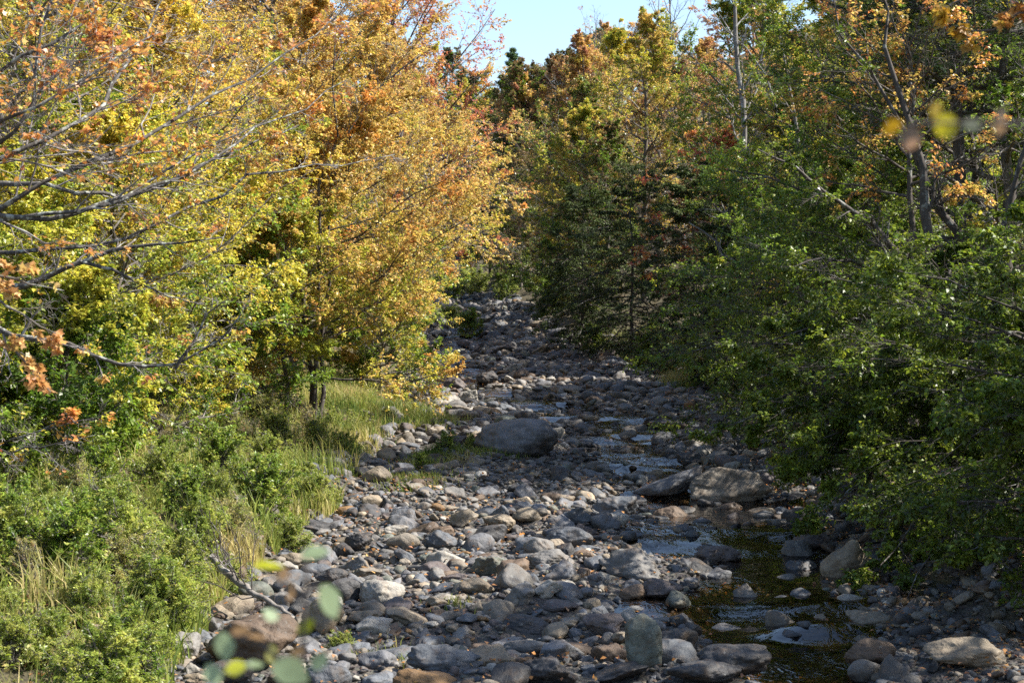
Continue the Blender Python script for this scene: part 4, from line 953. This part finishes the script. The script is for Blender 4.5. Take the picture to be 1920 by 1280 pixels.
for j, (X, Y, k, s, lab) in enumerate([
    (8.2, 77, 3, 1.5, 'yellow green grass like tuft at the right edge of the upper gravel bar'),
    (6.9, 88, 2, 1.2, 'dark low shrub on the right bank under the hemlocks'),
    (8.6, 84, 1, 1.1, 'green low shrub behind the yellow green tuft'),
    (4.9, 101, 2, 1.2, 'dim shrub at the foot of the leftmost hemlock'),
    (8.6, 66, 2, 1.2, 'shaded shrub hanging over the right waterline'),
    (9.1, 44, 2, 1.3, 'dark shrub under the forked maple'),
    (9.6, 30, 2, 1.4, 'dark leafy shrub at the far right waterside'),
    (-3.0, 118, 2, 1.5, 'dim green shrub at the far left bend'),
    (1.2, 168, 2, 2.6, 'dim bush closing the far end of the stream'), (-.6, 158, 0, 1.8, 'olive bush on the right of the far bend'), (2.6, 150, 2, 2.6, 'dark bush under the dusky olive tree'), (3.6, 138, 1, 2.2, 'green bush on the far right slope'),
    (3.0, 126, 2, 2.0, 'dark bush right of the far tan slab'), (-.2, 182, 2, 3.0, 'hindmost dim bush at the head of the stream'), (-4.2, 184, 1, 2.8, 'pale green bush at the head of the stream'), (-6.4, 160, 2, 2.4, 'dim bush left of the head of the stream'), (5.2, 120, 0, 2.0, 'olive bush behind the leftmost hemlock'),
    (-4.6, 128, 1, 1.4, 'green shrub leaning over far left rocks')]):
    shrub(k, X, Y, s, lab, 'shrubs of the right bank' if X > 0 else 'shrubs of the left bank')
for X, Y, k, s, lab in [(-1.7, 44.6, 2, .42, 'low leafy plant on the gravel mound below the whaleback boulder'), (-1.1, 46.4, 0, .36, 'small sprouting plant beside the whaleback boulder'),
                        (-2.3, 43.2, 2, .3, 'little green plant left of the gravel mound'), (-2.3, 22.9, 1, .26, 'tiny green plant growing among stones right of the shaggy rock')]:
    shrub(k, X, Y, s, lab, 'small plants on the gravel')

def blades(X, Y, h, r, wid=.011, lean=.35):
    n = len(X); z = gz(X, Y) - .02; a = r.uniform(0, 6.28, n); d = np.stack([np.cos(a), np.sin(a), 0 * a], -1); w = np.stack([-np.sin(a), np.cos(a), 0 * a], -1)
    b = r.uniform(0, 6.28, n); w = np.stack([np.cos(b), np.sin(b), 0 * b], -1) * (wid * r.uniform(.6, 1.5, n))[:, None]
    p = np.stack([X, Y, z], -1); l = (lean * h * r.uniform(.2, 1.8, n))[:, None]
    m = p + d * l * .3 + UP * (h * .6)[:, None]; t = p + d * l * 1.1 + UP * (h * .97)[:, None]
    V = np.stack([p - w, p + w, m + w * .7, m - w * .7, t], 1).reshape(-1, 3); i = np.arange(n)[:, None] * 5
    return V, i + np.array([0, 1, 2, 3]), i + np.array([3, 2, 4])
def grass():
    r = np.random.default_rng(71); Xs, Ys, Hs = [], [], []
    n = 95000; Y = r.uniform(17.5, 76, n); u = r.random(n) ** 1.5; X = xl(Y) + .25 - u * (6.5 + .05 * Y)
    cl = snoise(np.stack([X, Y], -1), 72, 1.6, 2); k = cl + .45 > r.random(n) * np.where(Y > 40, 5.5, 2.0)
    Xs.append(X[k]); Ys.append(Y[k]); Hs.append((r.uniform(.25, .8, n) * (.75 + .35 * np.clip(cl, -1, 1)))[k])
    n = 16000; Y = r.uniform(56, 104, n); X = xr(Y) - .3 + 4.5 * r.random(n) ** 1.3; Xs.append(X); Ys.append(Y); Hs.append(r.uniform(.2, .6, n))
    for cx_, cy_, sx, sy, m, hh in ((-1.9, 44.6, .8, .9, 1500, .3), (-2.9, 57, 1.1, 2.0, 2600, .4), (-4.6, 50, .6, 2.5, 2500, .45), (-.4, 45.6, .6, .5, 500, .22), (-5, 60, 1.6, 3, 5000, .6), (-1.6, 22.5, .5, .6, 180, .2), (-.9, 25.5, .3, .4, 90, .15),
                                    (-2.4, 41, .8, 1.4, 900, .22), (8.1, 77, .9, 1.2, 4200, .8)):
        X = cx_ + r.normal(size=m) * sx * .6; Y = cy_ + r.normal(size=m) * sy * .6; Xs.append(X); Ys.append(Y); Hs.append(hh * r.uniform(.4, 1.2, m))
    X, Y, H = map(np.concatenate, (Xs, Ys, Hs))
    V, Q, T = blades(X, Y, H, r)
    v = .5 + .3 * snoise(np.stack([X, Y], -1), 73, 3., 2) + r.normal(size=len(X)) * .2
    c = pick([(.09, .14, .03), (.16, .21, .045), (.24, .28, .06)] + STRAW, v) * np.exp(r.normal(size=(len(X), 1)) * .2)
    tag(link('grass', mesh('grass', V, Q, T, mat=GRASS, col=np.repeat(c, 5, 0))), 'pale green and straw grass along the stream banks', 'grass', kind='stuff')
grass()
def carpet():
    r = np.random.default_rng(81); Xs, Ys, Zs_ = [], [], []
    n = 75000; Y = 17.5 + 50 * r.random(n) ** 1.2; X = xl(Y) - .2 - (7 + .06 * Y) * r.random(n)
    k = snoise(np.stack([X, Y], -1), 82, 1.9, 2) + .8 > r.random(n) * 1.5; X, Y = X[k], Y[k]
    z = gz(X, Y) + .75 * r.random(len(X)) * (.6 + .4 * np.clip(snoise(np.stack([X, Y], -1), 83, 1.2, 2), -1, 1))
    P = np.stack([np.stack([X, Y, z], -1), np.stack([X, Y, z], -1) + nrm(r.normal(size=(len(X), 3))) * .05], 1)
    V, F, p, idx, kk = leaves(P, 1, r, .07, .5, 'rhomb', .1, .6, .1)
    c = colour(p, r.random(len(p)), r, LITE + LOWG + DKG, LITE + STRAW, .5, 84, 1.6)
    tag(link('undergrowth', mesh('undergrowth', V, mat=GRASS, col=np.repeat(c, kk, 0), **F)), 'low leafy undergrowth covering the left bank', 'undergrowth', kind='stuff')
    n = 22000; a = r.random(n) < .55; Y = np.where(a, 17 + 30 * r.random(n), 17 + 75 * r.random(n))
    X = np.where(a, xr(Y) - 1.2 + 6 * r.random(n), xl(Y) + 1.0 - 9 * r.random(n))
    b = r.random(n) < .14; X = np.where(b, xl(Y) + (xr(Y) - xl(Y)) * r.random(n), X)
    z = gz(X, Y) + .015 + .10 * b + .05 * r.random(n) * (X > xr(Y) - 1)
    p = np.stack([X, Y, z], -1); P = np.stack([p, p + nrm(r.normal(size=(n, 3)) * [1, 1, .2]) * .03], 1)
    V, F, p, idx, kk = leaves(P, 1, r, .075, .7, 'rhomb', 0., .35, .1)
    c = pick(RUST + [(.16, .08, .04), (.22, .13, .07)] + ORNG[1:], r.random(n)) * np.exp(r.normal(size=(n, 1)) * .25)
    tag(link('leaf_litter', mesh('leaf_litter', V, mat=LEAF, col=np.repeat(c, kk, 0), **F)), 'fallen rust and orange leaves scattered on the banks', 'leaf litter', kind='stuff')
carpet()

# ------------------------------------------------------------------ driftwood
def log(label, pts, r0, r1, seed, ntw=0, name='driftwood_log'):
    r = np.random.default_rng(seed); q, ln = resample(pts, 18); q[1:-1] += r.normal(size=(16, 3)) * ln * .006
    R = np.linspace(r0, r1, 18) * (1 + .1 * r.normal(size=18)); R[0] *= .75
    o = q[0].copy(); root = thing(name, label, 'driftwood', o, 'driftwood along the stream')
    V, Q = tubes((q - o)[None], R[None], 12); n = len(V)
    V = np.concatenate([V, [(q[0] - o)], [(q[-1] - o)]])
    i = np.arange(12); j = (i + 1) % 12
    T = np.concatenate([np.stack([i * 0 + n, j, i], -1), np.stack([i * 0 + n + 1, n - 12 + i, n - 12 + j], -1)])
    link('trunk', mesh('log', V, Q, T, mat=DRIFT, smooth=True), root)
    if ntw:
        P2, L2, R2 = sprout(q[None], np.array([ln]), R[None] * .5, ntw, r, .3, .98, .9, .6, .0, .15, .12, 6, rmin=.007)
        P3_, L3, R3 = sprout(P2, L2, R2, 5, r, .2, 1., .8, .5, .0, .1, .12, 5, rmin=.005)
        v, qd = join([tubes(P2, R2, 5), tubes(P3_, R3, 4)]); link('branches', mesh('branchwork', v - o, qd, mat=DARKBARK), root)
def on(px, py, dz=0.):
    X, Y, Z = ground_at(px, py); return np.array([X, Y, Z + dz])
A = on(545, 1165, .1); Bq = P3(470, 1108, A[1] + .5); Cq = P3(432, 1078, A[1] + .8); Dq = P3(396, 1044, A[1] + 1.1)
log('silver grey driftwood limb with dark snaggy twigs propped on the left bank edge', [A, Bq, Cq, Dq], .03, .06, 901, 12)
A = on(812, 596, .5); Bq = on(838, 616, .25); log('pale driftwood trunk lying at the far left of the narrowing stream', [A, Bq], .28, .22, 902)
A = on(872, 586, .7); Bq = on(908, 592, .5); log('pale log lying across the head of the visible stream', [A, Bq], .2, .25, 903)
A = on(938, 590, .2); Bq = P3(945, 560, A[1] + .5); Cq = P3(968, 550, A[1] + 1); log('bare pale arched branch sticking up beside the far stream bend', [A, Bq, Cq], .1, .06, 904)
A = on(200, 950, .5); Bq = P3(228, 922, A[1]); log('thin grey stick poking out of the left bank shrubs', [A, Bq], .02, .025, 905)

# ------------------------------------------------------------------ sprigs close to the camera
def sprig(name, label, course, r0, leafs, Y, base, group):
    root = thing(name, label, 'tree', base, group); o = np.array(base)
    tt = []; cen = []; r = np.random.default_rng(7)
    for pts, ra, rb in course:
        q, ln = resample(pts, 10); tt.append(tubes(q[None], np.linspace(ra, rb, 10)[None], 8))
    v, q = join(tt); link('trunk', mesh('wood', v - o, q, mat=DARKBARK, smooth=True), root)
    V, Nf, Cc = [], [], []; st = np.array([(0, 0), (.22, .1), (.36, .3), (.4, .5), (.3, .72), (.12, .9), (0, 1), (-.12, .9), (-.3, .72), (-.4, .5), (-.36, .3), (-.22, .1)])
    for i, (x, y, size, ang, tilt, c) in enumerate(leafs):
        p = P3(x, y, Y + r.uniform(-.06, .06)); a = math.radians(ang); d = np.array([math.cos(a), .25 * r.normal(), math.sin(a)]); d = d / np.linalg.norm(d)
        t = math.radians(tilt); w = np.cross(d, [0, 1, 0]); w = w / np.linalg.norm(w); n = np.cross(d, w); w2 = w * math.cos(t) + n * math.sin(t)
        L = size * .86 / FPX * Y; n2 = np.cross(d, w2)
        pts = p + ((st[:, 1] - .5) * L)[:, None] * d + (st[:, 0] * L)[:, None] * w2 - (np.abs(st[:, 0]) * .3 * L + .15 * L * (st[:, 1] - .5) ** 2)[:, None] * n2
        V.append(pts); Nf.append(np.arange(12)[None] + 12 * i); Cc.append(np.array(c) * (1 + .35 * (st[:, :1] * 1.4 + .5 * (st[:, 1:] - .5)) * r.choice([-1, 1])) * np.exp(r.normal(size=(12, 1)) * .12))
    link('crown', mesh('leafage', np.concatenate(V) - o, mat=LEAF, N=np.concatenate(Nf), col=np.concatenate(Cc)), root)
Ys_ = 2.7; g = float(gz(-.35, Ys_))
GG = (.30, .38, .22); YY = (.42, .44, .04); BB = (.30, .19, .10); OO = (.60, .34, .03)
sprig('sapling', 'blurred sapling tip with a few pale leaves close in front at lower left', [
    ([(-.36, Ys_, g - .2), (-.38, Ys_, 2.2), P3(545, 1300, Ys_), P3(540, 1190, Ys_), P3(545, 1120, Ys_), P3(575, 1050, Ys_)], .012, .003),
    ([P3(545, 1270, Ys_), P3(500, 1210, Ys_), P3(430, 1190, Ys_)], .0045, .003), ([P3(543, 1130, Ys_), P3(600, 1095, Ys_)], .004, .003), ([P3(545, 1110, Ys_), P3(500, 1068, Ys_)], .004, .003)],
    .01, [(592, 1040, 66, 12, 50, GG), (505, 1065, 70, 5, 62, YY), (614, 1128, 84, -62, 35, GG), (540, 1108, 50, -100, 55, BB), (533, 1075, 34, 60, 30, BB), (418, 1212, 66, -80, 20, GG),
          (452, 1184, 44, 20, 40, BB), (482, 1198, 46, -10, 60, BB), (508, 1150, 40, 150, 45, GG), (575, 1175, 48, 40, 40, YY), (600, 1240, 52, 70, 30, GG), (440, 1250, 50, 200, 35, YY), (512, 1225, 44, 100, 50, (.30, .30, .10)), (400, 1262, 54, 120, 30, GG), (545, 1262, 88, -30, 15, GG), (478, 1248, 44, 10, 50, GG), (560, 1222, 36, 30, 40, BB)], Ys_, (-.36, Ys_, g), LEFT)
Yr_ = 2.3; g = float(gz(1.55, Yr_))
sprig('sapling', 'blurred twig of yellow and brown leaves close in front at upper right', [
    ([(1.6, Yr_, g - .2), (1.58, Yr_, 2.8), (1.5, Yr_, 4.6), (1.42, Yr_, 5.6)], .025, .006),
    ([(1.45, Yr_, 5.1), P3(2300, 260, Yr_), P3(1960, 232, Yr_), P3(1830, 228, Yr_), P3(1700, 232, Yr_)], .007, .002)],
    .01, [(1676, 240, 50, 30, 40, OO), (1705, 258, 64, -95, 30, (.22, .16, .11)), (1772, 236, 66, -80, 30, (.58, .5, .03)), (1758, 206, 46, 50, 40, (.42, .30, .05)), (1822, 236, 46, -20, 50, (.14, .16, .12)),
          (1872, 236, 44, -100, 50, BB), (1880, 214, 34, 60, 40, (.5, .36, .25)), (1712, 272, 36, 20, 40, (.45, .28, .18))], Yr_, (1.6, Yr_, g), RIGHT)

# ------------------------------------------------------------------ camera, sun, sky
cam = bpy.data.cameras.new('camera'); co = bpy.data.objects.new('camera', cam); COL.objects.link(co)
co.location = (0, 0, CAMZ); co.rotation_euler = (math.pi / 2, 0, 0)
cam.lens = 60; cam.sensor_width = 36; cam.clip_start = .1; cam.clip_end = 3000
cam.dof.use_dof = True; cam.dof.focus_distance = 42; cam.dof.aperture_fstop = 4.0
SC.camera = co
EL, AZ = math.radians(47), math.radians(89)
sd = Vector((math.cos(EL) * math.sin(AZ), math.cos(EL) * math.cos(AZ), math.sin(EL)))
sun = bpy.data.lights.new('sun', 'SUN'); so = bpy.data.objects.new('sun', sun); COL.objects.link(so)
sun.energy = 5.0; sun.angle = math.radians(.5); sun.color = (1, .95, .86)
so.rotation_euler = sd.to_track_quat('Z', 'Y').to_euler()
w = bpy.data.worlds.new('World'); SC.world = w; w.use_nodes = True; nt = w.node_tree; nt.nodes.clear()
sky = nt.nodes.new('ShaderNodeTexSky'); sky.sky_type = 'NISHITA'; sky.sun_disc = False; sky.sun_elevation = EL; sky.sun_rotation = AZ
sky.air_density = 1.0; sky.dust_density = .6; sky.ozone_density = 1.0
bg = nt.nodes.new('ShaderNodeBackground'); bg.inputs[1].default_value = .10
wo = nt.nodes.new('ShaderNodeOutputWorld'); nt.links.new(sky.outputs[0], bg.inputs[0]); nt.links.new(bg.outputs[0], wo.inputs[0])
vs = SC.view_settings; vs.view_transform = 'Standard'; vs.look = 'None'; vs.gamma = 1; vs.use_curve_mapping = False; vs.exposure = 1.42
SC.cycles.max_bounces = 6; SC.cycles.diffuse_bounces = 3; SC.cycles.glossy_bounces = 3; SC.cycles.transmission_bounces = 4; SC.cycles.transparent_max_bounces = 8
SC.cycles.use_denoising = False
